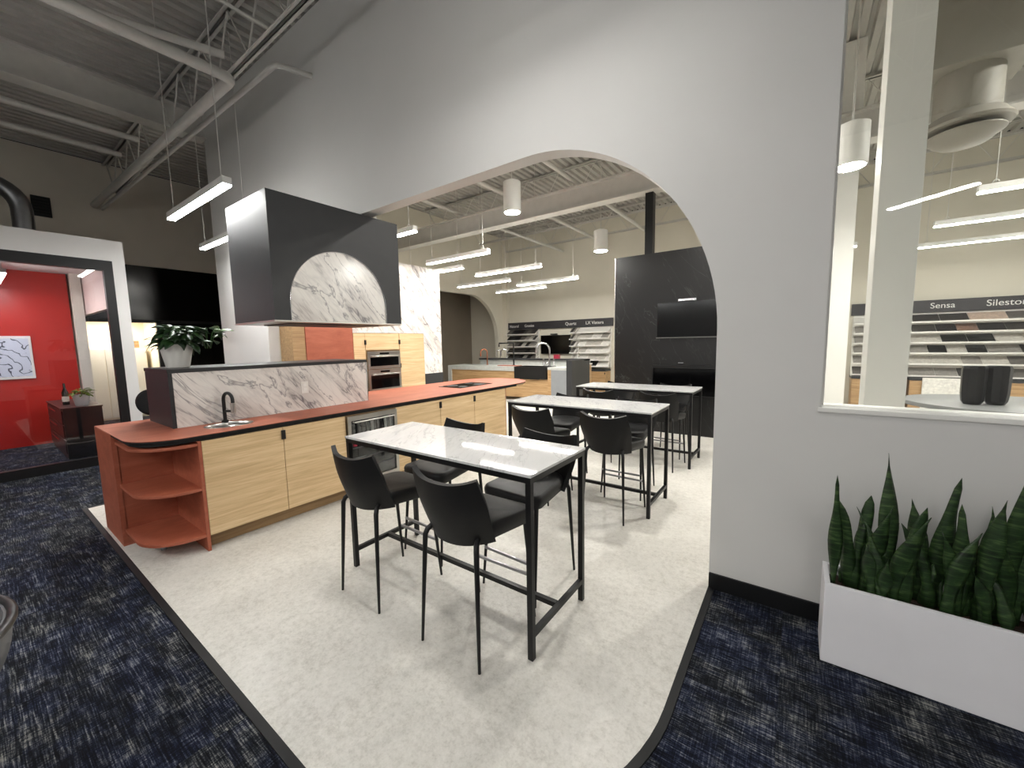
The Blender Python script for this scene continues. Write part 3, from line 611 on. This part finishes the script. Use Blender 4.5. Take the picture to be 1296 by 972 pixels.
def stool_mesh():
    t = thing('bar_stool', (0, 0, 0), 'black stool', 'stool', 'black stools at the high tables')
    # seat cushion
    def rr(hw0, hw1, y0, y1, r):
        q = .15; return arc(hw1-r, y1-r, r, 0, 90, 6)+arc(-hw1+r, y1-r, r, 90, 180, 6)+arc(-hw0+q, y0+q, q, 180, 270, 8)+arc(hw0-q, y0+q, q, 270, 360, 8)
    mb = MB(); b = mb.bm; rings = []
    for f, z in ((.90, .604), (.98, .612), (1.0, .65), (1.0, .668), (.97, .682), (.90, .688), (.6, .682), (.25, .677)):
        rings.append([b.verts.new((p[0]*f, (p[1]-.0)*f+.0, z-(.018 if p[1] > .15 and f > .5 else 0))) for p in rr(.192, .215, -.222, .245, .075)])
    for a, c in zip(rings, rings[1:]):
        n = len(a)
        for k in range(n): b.faces.new((a[k], a[(k+1) % n], c[(k+1) % n], c[k]))
    b.faces.new(rings[0][::-1]); b.faces.new(rings[-1]); mb.build('seat', 'black_leather', t, 60)
    def back(u, v):
        s = u*2-1; w = .205+.036*math.sin(min(1, v*1.25)*PI*.5)-.028*max(0, v-.6)/.4
        wrap = .10*abs(s)**2.6*(1-.72*v)+.022*s*s
        z = .594+v*(.322+.036*abs(s)**2.4)+.010*(1-v)*s*s
        y = -.226-.074*v+wrap-.012*math.sin(v*PI)
        return (s*w, y, z)
    MB().grid(back, 18, 12).thicken(.026).build('backrest', 'black_leather', t, 60)
    for sx in (-1, 1):
        MB().tube([(sx*.165, .165, .64), (sx*.185, .185, .60), (sx*.205, .24, .004)], [.013, .014, .0075], 10).build('leg', 'black_metal', t, 60)
        MB().tube([(sx*.150, -.17, .64), (sx*.165, -.205, .615), (sx*.172, -.215, .59), (sx*.195, -.245, .004)], [.013, .014, .014, .0075], 10).build('leg', 'black_metal', t, 60)
    B('footrest', (-.195, .222, .245), (.195, .236, .262), 'rack_metal', t, .002)
    B('seat_frame', (-.16, -.17, .606), (.16, .17, .624), 'black_metal', t)
    return t
st0 = stool_mesh()
spots = []
for ti, (yn, yf, where) in enumerate(((1.545, 2.10, 'the table before the arch'), (3.41, 4.0, 'the middle table'), (5.04, 5.63, 'the table by black stone'))):
    for k, x in enumerate((-2.115, -1.36)):
        end = 'near the island' if k == 0 else 'away from the island'
        spots.append((x+(.04 if ti else 0), yn, 0, 'black stool on the carpet side of %s, %s' % (where, end)))
        spots.append((x+(-.03 if k else -.06), yf, PI, 'black stool on the shelf side of %s, %s' % (where, end)))
fix = {'camera-side': 'carpet side', 'far side': 'sample-wall side'}
for i, (x, y, rz, lab) in enumerate(spots):
    lab = lab.replace('camera-side', 'carpet side').replace('far side', 'sample-wall side')
    lab = lab; o = st0 if i == 0 else copy_tree(st0); put(o, (x, y, 0), rz+random.uniform(-.05, .05), lab)
# ================================================================== PLANTER
pt = thing('planter_box', (1.1, 2.42, 0), 'long white planter box against the wall below the window', 'planter')
px0, px1, py0, py1, ph = .155, 2.1, 2.305, 2.545, .40
mb = MB(); w = .022
mb.box((px0, py0, .004), (px1, py0+w, ph), .004); mb.box((px0, py1-w, .004), (px1, py1, ph), .004); mb.box((px0, py0+w, .004), (px0+w, py1-w, ph), .003); mb.box((px1-w, py0+w, .004), (px1, py1-w, ph), .003); mb.build('trough', 'planter_white', pt)
def soilf(u, v): x = px0+w+u*(px1-px0-2*w); y = py0+w+v*(py1-py0-2*w); return (x, y, ph-.05+.008*math.sin(x*37)*math.cos(y*53)+random.uniform(-.004, .004))
MB().grid(soilf, 60, 12).build('soil', 'soil', pt)
def snake_leaf(seed, L, w, tw, lean):
    rnd = random.Random(seed); mb = MB(); b = mb.bm; rows = []; n = 12
    for i in range(n+1):
        u = i/n; hw = w*(.55+.9*u-.2*u*u) if u < .45 else w*.92*max(0, 1-((u-.45)/.55)**1.7)**.8
        hw = max(hw, .0003); a = tw*u; cx = lean*u*u*L; wav = .006*math.sin(u*9+seed)*(1 if i < n else 0)
        row = []
        for s in (-1, -.5, 0, .5, 1):
            off = -.30*hw*(1-s*s)
            x = s*hw*math.cos(a)-off*math.sin(a); y = s*hw*math.sin(a)+off*math.cos(a); row.append(b.verts.new((x+cx+wav*s, y, u*L)))
        rows.append(row)
    for a, c in zip(rows, rows[1:]):
        for k in range(4): b.faces.new((a[k], a[k+1], c[k+1], c[k]))
    mb.thicken(.0016); bmesh.ops.recalc_face_normals(b, faces=b.faces); me = bpy.data.meshes.new('snake_leaf'); b.to_mesh(me); b.free(); me.materials.append(MATS['snake_leaf'])
    for p in me.polygons: p.use_smooth = True
    return me
rnd = random.Random(3)
plants = [(.19, [(.0, .57, .026, -.02)]), (.285, [(.0, .47, .036, .05), (-.035, .43, .034, -.12), (.035, .45, .034, .14), (.02, .36, .03, .3)]), (.40, [(-.02, .68, .036, -.03), (.035, .48, .036, .10), (-.04, .40, .036, -.25), (.0, .44, .034, .22)]),
          (.53, [(.02, .60, .038, .08), (-.03, .47, .036, -.10), (.04, .40, .034, .2), (.0, .36, .03, -.3)]), (.645, [(-.03, .50, .036, -.04), (.03, .55, .036, .07), (.0, .43, .034, .18), (-.04, .38, .03, -.2)]),
          (.745, [(.0, .68, .036, .02), (.04, .55, .036, .1), (-.03, .50, .034, -.06), (.02, .42, .034, -.2)]), (.87, [(.0, .58, .036, .05), (-.03, .5, .034, -.1), (.04, .45, .034, .15)]), (1.02, [(.0, .55, .036, -.05), (.04, .6, .034, .1), (-.04, .45, .034, -.15)]), (1.2, [(.0, .6, .036, .05), (-.04, .5, .036, -.1), (.04, .45, .034, .15)])]
places = ['single tall leaf at the end of the planter', 'three broad leaves next to the single-leaf one', 'the tallest pointed leaf, beside the second clump', 'a broad leaf leaning outwards mid planter', 'upright leaves between two taller clumps', 'tall dark pointed leaf under the window', 'dense leaves under the black vases', 'leaves further along the planter', 'leaves at the hidden end of the planter']
for (x, ls), pl_ in zip(plants, places):
    t = thing('snake_plant', (x, 2.42, ph-.045), 'snake plant in the white planter with '+pl_, 'plant', 'snake plants in the white planter')
    for k, (dx, L, w, lean) in enumerate(ls):
        o = bpy.data.objects.new('leaf', snake_leaf(rnd.randint(0, 999), L, w, rnd.uniform(-.5, .5), lean)); COL.objects.link(o); o.parent = t
        o.location = (dx, rnd.uniform(-.05, .05), 0); o.rotation_euler = (rnd.uniform(-.08, .08), 0, rnd.uniform(-.35, .35))
    for k in range(3):
        o = bpy.data.objects.new('leaf', snake_leaf(rnd.randint(0, 999), rnd.uniform(.2, .34), .026, rnd.uniform(-.6, .6), rnd.uniform(-.3, .3))); COL.objects.link(o); o.parent = t
        if x < .2: o.location = (.03+.02*k, .03, 0); o.scale = (.7, .7, .55)
        else: o.location = (rnd.uniform(-.05, .05), rnd.uniform(-.07, .07), 0)
        o.rotation_euler = (rnd.uniform(-.15, .15), 0, rnd.uniform(-1, 1))
# tub chair at the edge of the carpet
TCX, TCY = -2.225, -.315
tcx = thing('tub_chair', (TCX, TCY, 0), 'dark grey shell of a tub chair standing on the carpet', 'chair')
def tub(u, v):
    a = 2*PI*u; r = .16+.20*math.sin(v*PI/2)**.8; return (TCX+r*math.cos(a)*1.05, TCY+r*math.sin(a)*.95, .36+.30*v**1.4)
MB().grid(tub, 40, 10).thicken(.02).build('shell', 'chair_grey', tcx, 60)
MB().tube([tub(i/40, 1) for i in range(41)], .014, 8).build('rim', 'black_plastic', tcx, 60)
MB().lathe([(0, .37), (.15, .37), (.19, .41), (.16, .44), (0, .445)], (TCX, TCY, 0), 24).build('cushion', 'black_leather', tcx, 60)
MB().lathe([(.22, 0), (.22, .012), (.03, .03), (.03, .37)], (TCX, TCY, .002), 24).build('pedestal', 'black_metal', tcx, 50)
# ================================================================== BLACK STONE PARTITION WITH SCREEN AND FIREPLACE
bp = thing('stone_partition', (-1.9, 7.1, 0), 'black veined stone partition carrying a screen and a fireplace', 'partition')
B('core', (-2.64, 6.90, .004), (-.30, 7.20, 2.98), 'black_base', bp)
FX0, FX1, FZ0, FZ1 = -1.99, -.75, .62, 1.15
mb = MB(); mb.box((-2.66, 6.87, .004), (FX0, 6.90, 3.0)); mb.box((FX0, 6.87, FZ1), (FX1, 6.90, 3.0)); mb.box((FX0, 6.87, .004), (FX1, 6.90, FZ0)); mb.box((FX1, 6.87, .004), (-.28, 6.90, 3.0)); mb.box((-2.66, 6.90, .004), (-2.64, 7.2, 3.0)); mb.build('stone_cladding', 'black_stone', bp)
B('corner_trim', (-2.672, 6.868, .004), (-2.661, 7.2, 3.0), 'chrome', bp)
fp = thing('electric_fireplace', (-1.4, 6.9, .62), 'wide black electric fireplace set low in the stone partition', 'fireplace')
B('surround', (FX0+.002, 6.862, FZ1-.05), (FX1-.002, 6.899, FZ1-.002), 'black_metal', fp); B('glass_front', (FX0+.002, 6.88, FZ0+.04), (FX1-.002, 6.89, FZ1-.05), 'screen_black', fp); B('ledge', (FX0+.002, 6.84, FZ0+.002), (FX1-.002, 6.899, FZ0+.04), 'black_metal', fp); B('badge', (-1.58, 6.858, FZ1+.035), (-1.50, 6.869, FZ1+.047), 'chrome', fp)
tv = thing('television', (-1.4, 6.85, 1.61), 'flat black television on the stone partition above the fireplace', 'television')
B('casing', (-1.93, 6.82, 1.60), (-.72, 6.868, 2.175), 'black_plastic', tv, .004); B('screen', (-1.915, 6.816, 1.62), (-.735, 6.821, 2.165), 'screen_black', tv); B('bezel', (-1.93, 6.817, 1.598), (-.72, 6.823, 1.604), 'stainless', tv)
B('camera_bar', (-1.59, 6.80, 2.178), (-1.32, 6.85, 2.215), 'chrome', tv, .003)
# ================================================================== SINK DISPLAY COUNTER
sc = thing('sink_counter', (-6.6, 9.2, 0), 'grey-topped display counter with oak fronts and several taps', 'counter')
yf = 8.75
B('worktop', (-8.72, yf, .80), (-6.2, 9.5, .922), 'grey_stone', sc, .004); B('worktop', (-5.18, yf, .86), (-4.62, 9.5, .922), 'grey_stone', sc, .004); B('worktop', (-6.2, yf+.52, .86), (-5.18, 9.5, .922), 'grey_stone', sc)
B('waterfall_end', (-8.72, yf, .004), (-8.58, 9.5, .80), 'grey_stone', sc); B('cabinet_front', (-8.58, yf+.03, .1), (-6.2, 9.45, .80), 'oak_far', sc); B('cabinet_front', (-6.2, yf+.03, .1), (-5.18, 9.45, .60), 'oak_far', sc)
B('cabinet_front', (-5.18, yf+.01, .1), (-5.08, 9.4, .86), 'oak_far', sc); B('dishwasher_front', (-5.07, yf-.01, .1), (-4.63, 9.4, .86), 'grey_panel', sc, .003)
B('end_panel', (-4.62, yf-.03, .004), (-4.47, 9.75, 1.11), 'charcoal', sc); B('raised_back', (-8.05, 9.5, .80), (-4.62, 9.7, 1.07), 'grey_stone', sc); B('raised_cap', (-8.05, 9.44, 1.07), (-4.47, 9.78, 1.11), 'charcoal', sc)
ap = thing('apron_sink', (-5.7, yf, .62), 'black farmhouse apron sink set into the grey counter', 'sink')
mb = MB(); mb.box((-6.19, yf-.05, .62), (-5.20, yf, .93)); mb.box((-6.19, yf, .62), (-6.15, yf+.5, .93)); mb.box((-5.24, yf, .62), (-5.20, yf+.5, .93)); mb.box((-6.15, yf+.46, .62), (-5.24, yf+.5, .93)); mb.build('basin', 'black_plastic', ap); B('bottom', (-6.15, yf, .81), (-5.24, yf+.46, .83), 'black_plastic', ap); B('drain_rack', (-6.0, yf-.06, .605), (-5.4, yf-.02, .62), 'black_metal', ap)
gooseneck('display_faucet', -7.6, 9.3, .922, .47, .018, (-.8, -1, 0), 'copper', 'copper gooseneck tap on the grey counter near the waterfall end', 'kitchen taps', .2, False)
gooseneck('display_faucet', -7.1, 9.62, 1.11, .27, .014, (-1, -.5, 0), 'chrome', 'small pale tap standing on the raised ledge by the passage arch', 'kitchen taps', .18, False)
gooseneck('display_faucet', -7.35, 9.62, 1.11, .25, .012, (-1, -.5, 0), 'chrome', 'slim pale tap on the raised ledge behind the copper tap', 'kitchen taps', .12, False)
t = thing('display_faucet', (-6.55, 9.2, .922), 'black angular tap on a wooden board on the grey counter', 'faucet', 'kitchen taps'); MB().tube([(-6.55, 9.2, .93), (-6.55, 9.2, 1.56), (-6.95, 9.05, 1.56), (-6.95, 9.05, 1.46)], .022, 8).build('spout', 'black_metal', t)
MB().lathe([(.05, 0), (.05, .02)], (-6.55, 9.2, .922), 14).build('base', 'black_metal', t)
tag(B('cutting_board', (-6.95, 8.95, .922), (-6.22, 9.12, .94), 'terracotta', None, .003), 'thin reddish board lying on the grey counter', 'board')
gooseneck('display_faucet', -5.48, 9.38, .922, .62, .026, (-1, -.6, 0), 'chrome', 'large chrome bridge tap behind the black apron sink', 'kitchen taps', .36, False)
br = thing('tap_handle_set', (-5.48, 9.34, .922), 'chrome cross handles flanking the large bridge tap', 'tap handles')
for dx in (-.16, .16): MB().lathe([(.03, 0), (.02, .02), (.02, .16), (.035, .17), (.035, .19), (0, .2)], (-5.48+dx, 9.34, .922), 12).build('handle', 'chrome', br, 50)
MB().tube([(-5.62, 9.34, 1.0), (-5.5, 9.34, 1.0)], .016, 8).build('bridge_bar', 'chrome', br)
tag(B('red_box', (-5.45, 9.55, 1.11), (-5.30, 9.66, 1.22), 'wine_red', None, .003), 'small red box standing on the charcoal ledge of the counter', 'box')
# ================================================================== SAMPLE WALL
ws = [('sign_board', -8.92, -4.66, [('Natural', -8.55, .13), ('Granite', -7.9, .13), ('Quartz', -6.28, .14), ('LX Viatera', -5.55, .14)], 'long dark sign board above wall television and sample shelves'),
      ('sign_board', .95, 5.1, [('Sensa', 2.18, .16), ('Silestone', 2.95, .17)], 'dark sign board reading Sensa and Silestone above sample shelves')]
for nm, x0, x1, words_, lab in ws:
    t = thing(nm, ((x0+x1)/2, 11.85, 2.03), lab, 'sign'); B('board', (x0, 11.80, 2.03), (x1, 11.9, 2.28), 'sign_board', t)
    for wd, x, s in words_: text(wd, s, (x, 11.795, 2.11), (PI/2, 0, 0), t, 'sign_white')
def shelf_unit(x0, x1, zs, lab, cat='shelf unit', depth=.24, ends=True):
    t = thing('sample_rack', ((x0+x1)/2, 11.7, zs[0]), lab, cat, 'sloping sample racks')
    B('back_board', (x0, 11.86, max(.695, zs[0]-.04)), (x1, 11.9, 2.025), 'shelf_white', t)
    for z in zs:
        mb = MB(); mb.prism([(11.86-depth, z), (11.86, z+.15), (11.86, z+.136), (11.86-depth, z-.014)], 0, x0, x1); mb.box((x0, 11.86-depth-.01, z-.014), (x1, 11.86-depth, z+.018)); mb.build('shelf', 'shelf_white', t)
    if ends:
        for x in (x0-.015, x1): MB().prism([(11.86-depth, zs[0]-.03), (11.86-depth+.04, zs[0]-.03), (11.9, zs[-1]+.04), (11.9, zs[-1]+.165), (11.86-depth, zs[0]+.05)], 0, x, x+.015).build('end_cheek', 'shelf_white', t)
    return t
def samples(x0, x1, zs, pal, w, grp, lab, seed, skip=0.0, depth=.24, tilt=.15):
    rnd = random.Random(seed); meshes = {}
    for z in zs:
        x = x0+.02
        while x < x1-.06:
            ww = min(w*rnd.choice((1, 1, .8, 1.25)), x1-.02-x); c = rnd.choice(pal)
            if rnd.random() >= skip and ww > .07:
                d = depth-.02; k = (round(ww, 2), c)
                if k not in meshes:
                    mb = MB(); mb.prism([(-d, .0), (0, tilt*d/depth), (0, tilt*d/depth+.014), (-d, .014)], 0, 0, k[0]-.008); me = bpy.data.meshes.new('sample'); bmesh.ops.recalc_face_normals(mb.bm, faces=mb.bm.faces); mb.bm.to_mesh(me); mb.bm.free(); me.materials.append(MATS['sample_%d' % c]); meshes[k] = me
                o = bpy.data.objects.new('stone_sample', meshes[k]); COL.objects.link(o); o.location = (x, 11.857, z+.0135)
                tone = ['black', 'dark grey', 'mid grey', 'light grey', 'pale', 'white', 'brown', 'beige'][c]
                where = '' if len(zs) == 1 else ['lowest shelf', 'second shelf', 'third shelf', 'fourth shelf', 'fifth shelf', 'sixth shelf'][zs.index(z)]+' of the '
                tag(o, '%s stone sample on the %s%s' % (tone, where, lab), 'sample', '%s, %.2f m: %s tiles' % (grp, z, tone))
            x += ww
Z5 = [.80, .965, 1.19, 1.42, 1.65, 1.875]
ZR = [.72, .965, 1.19, 1.405, 1.62, 1.83]
shelf_unit(-8.6, -7.35, [.98, 1.2, 1.42, 1.64, 1.85], 'cluttered sample rack between arched passage and wall television'); samples(-8.6, -7.35, [.98, 1.2, 1.42, 1.64, 1.85], [0, 1, 2, 3, 4, 1, 0], .17, 'cluttered rack', 'rack beside the arched passage', 5)
shelf_unit(-6.05, -5.84, [.98, 1.2, 1.42, 1.64, 1.85], 'narrow sample rack beside the wall television', ends=False); samples(-6.05, -5.84, [.98, 1.2, 1.42, 1.64, 1.85], [2, 3, 4, 1], .1, 'narrow rack', 'narrow rack by the television', 9)
shelf_unit(-5.78, -4.72, [.78, .98, 1.205, 1.43, 1.655, 1.85], 'white sample rack next to the black stone partition'); samples(-5.78, -4.72, [.98, 1.205, 1.43, 1.655], [3, 4, 3, 4, 5], .26, 'white rack', 'white rack near the black partition', 11)
samples(-5.4, -5.1, [.78], [0], .27, 'white rack low', 'low white rack', 12)
shelf_unit(1.0, 1.86, ZR, 'short white sample rack seen behind the square column'); samples(1.0, 1.86, ZR[:-1], [2, 3, 2, 3], .2, 'rack behind column', 'rack behind the square column', 15)
shelf_unit(1.9, 5.05, ZR, 'long sample rack below the Sensa and Silestone lettering')
samples(1.9, 5.05, ZR[:1], [2, 1, 2, 3], .4, 'long rack shelf one', 'lowest shelf of the long rack', 21); samples(1.9, 5.05, ZR[1:2], [3, 4, 4, 3, 2], .34, 'long rack shelf two', 'second shelf up of the long rack', 22)
samples(1.9, 5.05, ZR[2:3], [3, 4, 4, 0, 4, 3], .34, 'long rack shelf three', 'third shelf up of the long rack', 23); samples(1.9, 5.05, ZR[3:4], [0, 0, 0, 4, 3, 0, 4], .36, 'long rack shelf four', 'fourth shelf up of the long rack', 24); samples(1.9, 5.05, ZR[4:5], [0, 0, 1, 6, 5, 0], .36, 'long rack shelf five', 'fifth shelf up of the long rack', 29); samples(1.9, 5.05, ZR[5:6], [7, 1, 1, 2, 1], .4, 'long rack shelf six', 'topmost shelf of the long rack', 26)
for x0, x1, lab in ((-5.72, -4.74, 'low oak drawer cabinet below the white sample rack'), (1.0, 1.86, 'low oak cabinet behind the square column'), (1.92, 5.05, 'long low oak cabinet below the long sample rack'), (-8.6, -5.8, 'low oak cabinet below wall television and cluttered rack')):
    t = thing('base_cabinet', ((x0+x1)/2, 11.6, 0), lab, 'cabinet', 'low cabinets along the sample wall'); B('carcass', (x0, 11.50, .004), (x1, 11.88, .64), 'oak_far', t); B('top', (x0-.01, 11.47, .64), (x1+.01, 11.89, .69), 'charcoal', t)
    n = max(2, round((x1-x0)/.48))
    for k in range(n):
        a = x0+(x1-x0)*k/n; b = x0+(x1-x0)*(k+1)/n; d = B('drawer_front', (a+.004, 11.485, .06), (b-.004, 11.5, .635), 'oak_far', t); B('tab_pull', (b-.04, 11.475, .55), (b-.015, 11.485, .61), 'black_metal', d)
t = thing('wall_television', (-6.68, 11.8, 1.17), 'black television on the sample wall under the long sign board', 'television'); B('casing', (-7.23, 11.78, 1.17), (-6.10, 11.84, 1.80), 'black_plastic', t, .005); B('screen', (-7.21, 11.775, 1.19), (-6.12, 11.781, 1.785), 'screen_black', t); B('camera_bar', (-6.85, 11.79, 1.81), (-6.6, 11.84, 1.85), 'black_plastic', t); B('mount', (-6.9, 11.84, 1.3), (-6.4, 11.9, 1.6), 'black_metal', t)
t = thing('end_cabinet', (-5.0, 10.2, 0), 'oak end cabinet with white top between sink counter and sample rack', 'cabinet'); B('carcass', (-5.4, 10.0, .004), (-4.85, 10.7, .90), 'oak_far', t); B('top', (-5.42, 9.98, .90), (-4.83, 10.72, .94), 'shelf_white', t)
# metal rack glimpsed by the marble screen
t = thing('wire_rack', (-8.0, 8.0, 0), 'small grey metal rack between marble screen and arched passage', 'rack')
for y in (7.7, 8.1):
    MB().tube([(-8.5, y, .004), (-8.5, y, 1.3)], .015, 6).build('post', 'rack_metal', t)
for z in (.95, 1.1, 1.25): B('bar', (-8.52, 7.7, z), (-8.48, 8.1, z+.02), 'rack_metal', t)
# counter and vases behind the internal window
cc = thing('round_counter', (2.0, 5.9, 0), 'grey stone counter with rounded end behind the internal window', 'counter')
co = [(3.6, 5.0), (3.6, 6.3)] + arc(1.55, 5.65, .65, 90, 270, 20)
MB().prism(co, 2, .88, .92, .004).build('worktop', 'counter_grey', cc, 30)
tag(B('stone_sheet', (2.1, 11.43, .004), (2.74, 11.465, .70), 'sample_5', None, .003), 'white stone sheet leaning on the low oak cabinet behind the vases', 'sample')
MB().prism([(1.2+(p[0]-.9)*.82, 5.65+(p[1]-5.65)*.8) for p in co], 2, .004, .88).build('base', 'oak_far', cc, 30)
for i, (x, y, lab) in enumerate(((1.335, 5.45, 'black faceted vase standing on the grey counter, slightly in front'), (1.50, 5.52, 'black faceted vase on the grey counter, partly hidden by its twin'))):
    mb = MB(); n = 10; b = mb.bm; rings = []
    for r, z in ((.055, 0), (.072, .03), (.080, .10), (.084, .33), (.076, .355), (.068, .35), (.06, .25)): rings.append([b.verts.new((x+r*math.cos(2*PI*k/n+.3), y+r*math.sin(2*PI*k/n+.3), .92+z)) for k in range(n)])
    for a, c in zip(rings, rings[1:]):
        for k in range(n): b.faces.new((a[k], a[(k+1) % n], c[(k+1) % n], c[k]))
    b.faces.new(rings[0][::-1]); b.faces.new(rings[-1]); tag(mb.build('faceted_vase', 'vase_black'), lab, 'vase', 'black faceted vases')
df = thing('ceiling_diffuser', (1.15, 5.5, 3.3), 'white round ceiling air diffuser with grey neck behind the internal window', 'diffuser')
MB().lathe([(.02, 0), (.16, .01), (.26, .09), (.26, .1), (.1, .1)], (1.155, 5.6, 3.30), 32).build('cone', 'duct_paint', df, 50); MB().lathe([(.1, 0), (.30, .0), (.31, .02), (.25, .10), (.22, .11)], (1.155, 5.6, 3.44), 32).build('ring', 'duct_paint', df, 50)
MB().lathe([(.22, 0), (.22, .36)], (1.155, 5.6, 3.55), 32).build('neck', 'duct_paint', df, 50); B('plenum', (.86, 5.3, 3.91), (1.5, 5.95, 4.5), 'duct_paint', df, .01)
MB().lathe([(.03, 0), (.03, .2)], (1.155, 5.6, 3.33), 12).build('core', 'duct_paint', df); MB().tube([(1.0, 5.5, 4.5), (1.0, 5.5, ZD)], .01, 6).build('hanger_rod', 'steel_paint', df)
# ================================================================== GLASS OFFICE
XO = -7.75
mb = MB(); mb.box((XO-.12, YN, 2.79), (XO, 1.49, 3.07)); mb.box((XO-.12, 1.36, 0), (XO, 1.49, 2.79)); mb.box((XL, 1.40, 2.22), (XO-.12, 1.49, 3.07))
struct(mb.build('wall_office', 'paint'), 'white surround of the glazed office')
struct(MB().box((XL, YN, 2.9), (XO-.12, 1.40, 2.96)).build('ceiling_office', 'paint'))
struct(B('wall_office_red', (-10.5, YN, 0), (-10.4, 1.22, 2.9), 'red_paint'), 'glossy red office wall')
struct(B('wall_office_header', (-10.4, 1.385, 2.2), (XO-.12, 1.398, 2.9), 'wall_red_bounce'))
gw = thing('window_3', (XO, -1, 0), '', ''); del gw['category']; gw['kind'] = 'structure'; gw['label'] = 'black-framed glass front of the red office'
B('pane', (XO-.035, YN, .12), (XO-.025, 1.27, 2.66), 'office_glass', gw); B('head_rail', (XO-.08, YN, 2.655), (XO+.012, 1.36, 2.79), 'black_metal', gw); B('jamb', (XO-.08, 1.265, 0), (XO+.012, 1.36, 2.66), 'black_metal', gw); B('bottom_rail', (XO-.08, YN, 0), (XO+.012, 1.265, .12), 'black_metal', gw)
cr = thing('credenza', (-9.2, .95, 0), 'dark low cabinet with steel pulls inside the red office', 'cabinet'); B('carcass', (-10.1, .80, .004), (-8.55, 1.20, .73), 'dark_cabinet', cr, .003); B('top', (-10.12, .78, .73), (-8.53, 1.21, .75), 'dark_cabinet', cr)
for k in range(3): d = B('drawer_front', (-10.08, .785, .08+.215*k), (-8.57, .80, .28+.215*k), 'dark_cabinet', cr); MB().tube([(-9.7, .77, .25+.215*k), (-8.95, .77, .25+.215*k)], .007, 8).build('pull', 'chrome', d)
d = B('end_panel', (-8.55, .80, .004), (-8.535, 1.20, .73), 'black_plastic', cr)
pot('herb_pot', (-8.72, 1.02, .75), .07, .10, .17, 'small white pot on the dark cabinet inside the office')
LH = leafmesh('leaf_h', .07, .02, .5, 'herb_leaf'); leafy('herb', (-8.72, 1.02, .90), 'bright green herb in small pot inside the office', [LH], 60, .10, .10, (.7, 1.2))
wb = thing('wine_bottle', (-9.1, .9, .75), 'dark wine bottle with white label on the office cabinet', 'bottle'); MB().lathe([(.037, 0), (.038, .01), (.038, .19), (.015, .25), (.014, .33), (0, .33)], (-9.1, .9, .75), 20).build('glass', 'bottle_glass', wb, 50); MB().lathe([(.0385, .05), (.0385, .13)], (-9.1, .9, .75), 20).build('paper_label', 'label_white', wb)
pc = thing('framed_drawing', (-10.38, .4, 1.14), 'white-framed line drawing hung on the red office wall', 'picture')
B('frame', (-10.4, .02, 1.13), (-10.375, .73, 1.83), 'pot_white', pc, .003); B('print', (-10.374, .05, 1.17), (-10.371, .70, 1.79), 'drawing', pc)
struct(B('column_2', (-10.35, 1.24, 0), (-10.22, 1.37, 2.9), 'paint_grey'), 'slim grey post in the office')
for i, (y, lab) in enumerate(((-.6, 'deep in the office'), (.45, 'close to the office cabinet'))):
    t = thing('office_pendant', (-9.3, y, 2.6), 'slim bright office light bar '+lab, 'light', 'office light bars'); B('housing', (-9.9, y-.03, 2.62), (-8.6, y+.03, 2.67), 'paint_trim', t); B('diffuser', (-9.89, y-.026, 2.606), (-8.61, y+.026, 2.62), 'lamp_glow_front', t)
    for x in (-9.8, -8.7): MB().tube([(x, y, 2.67), (x, y, 2.9)], .004, 6).build('suspension_cable', 'steel_paint', t)
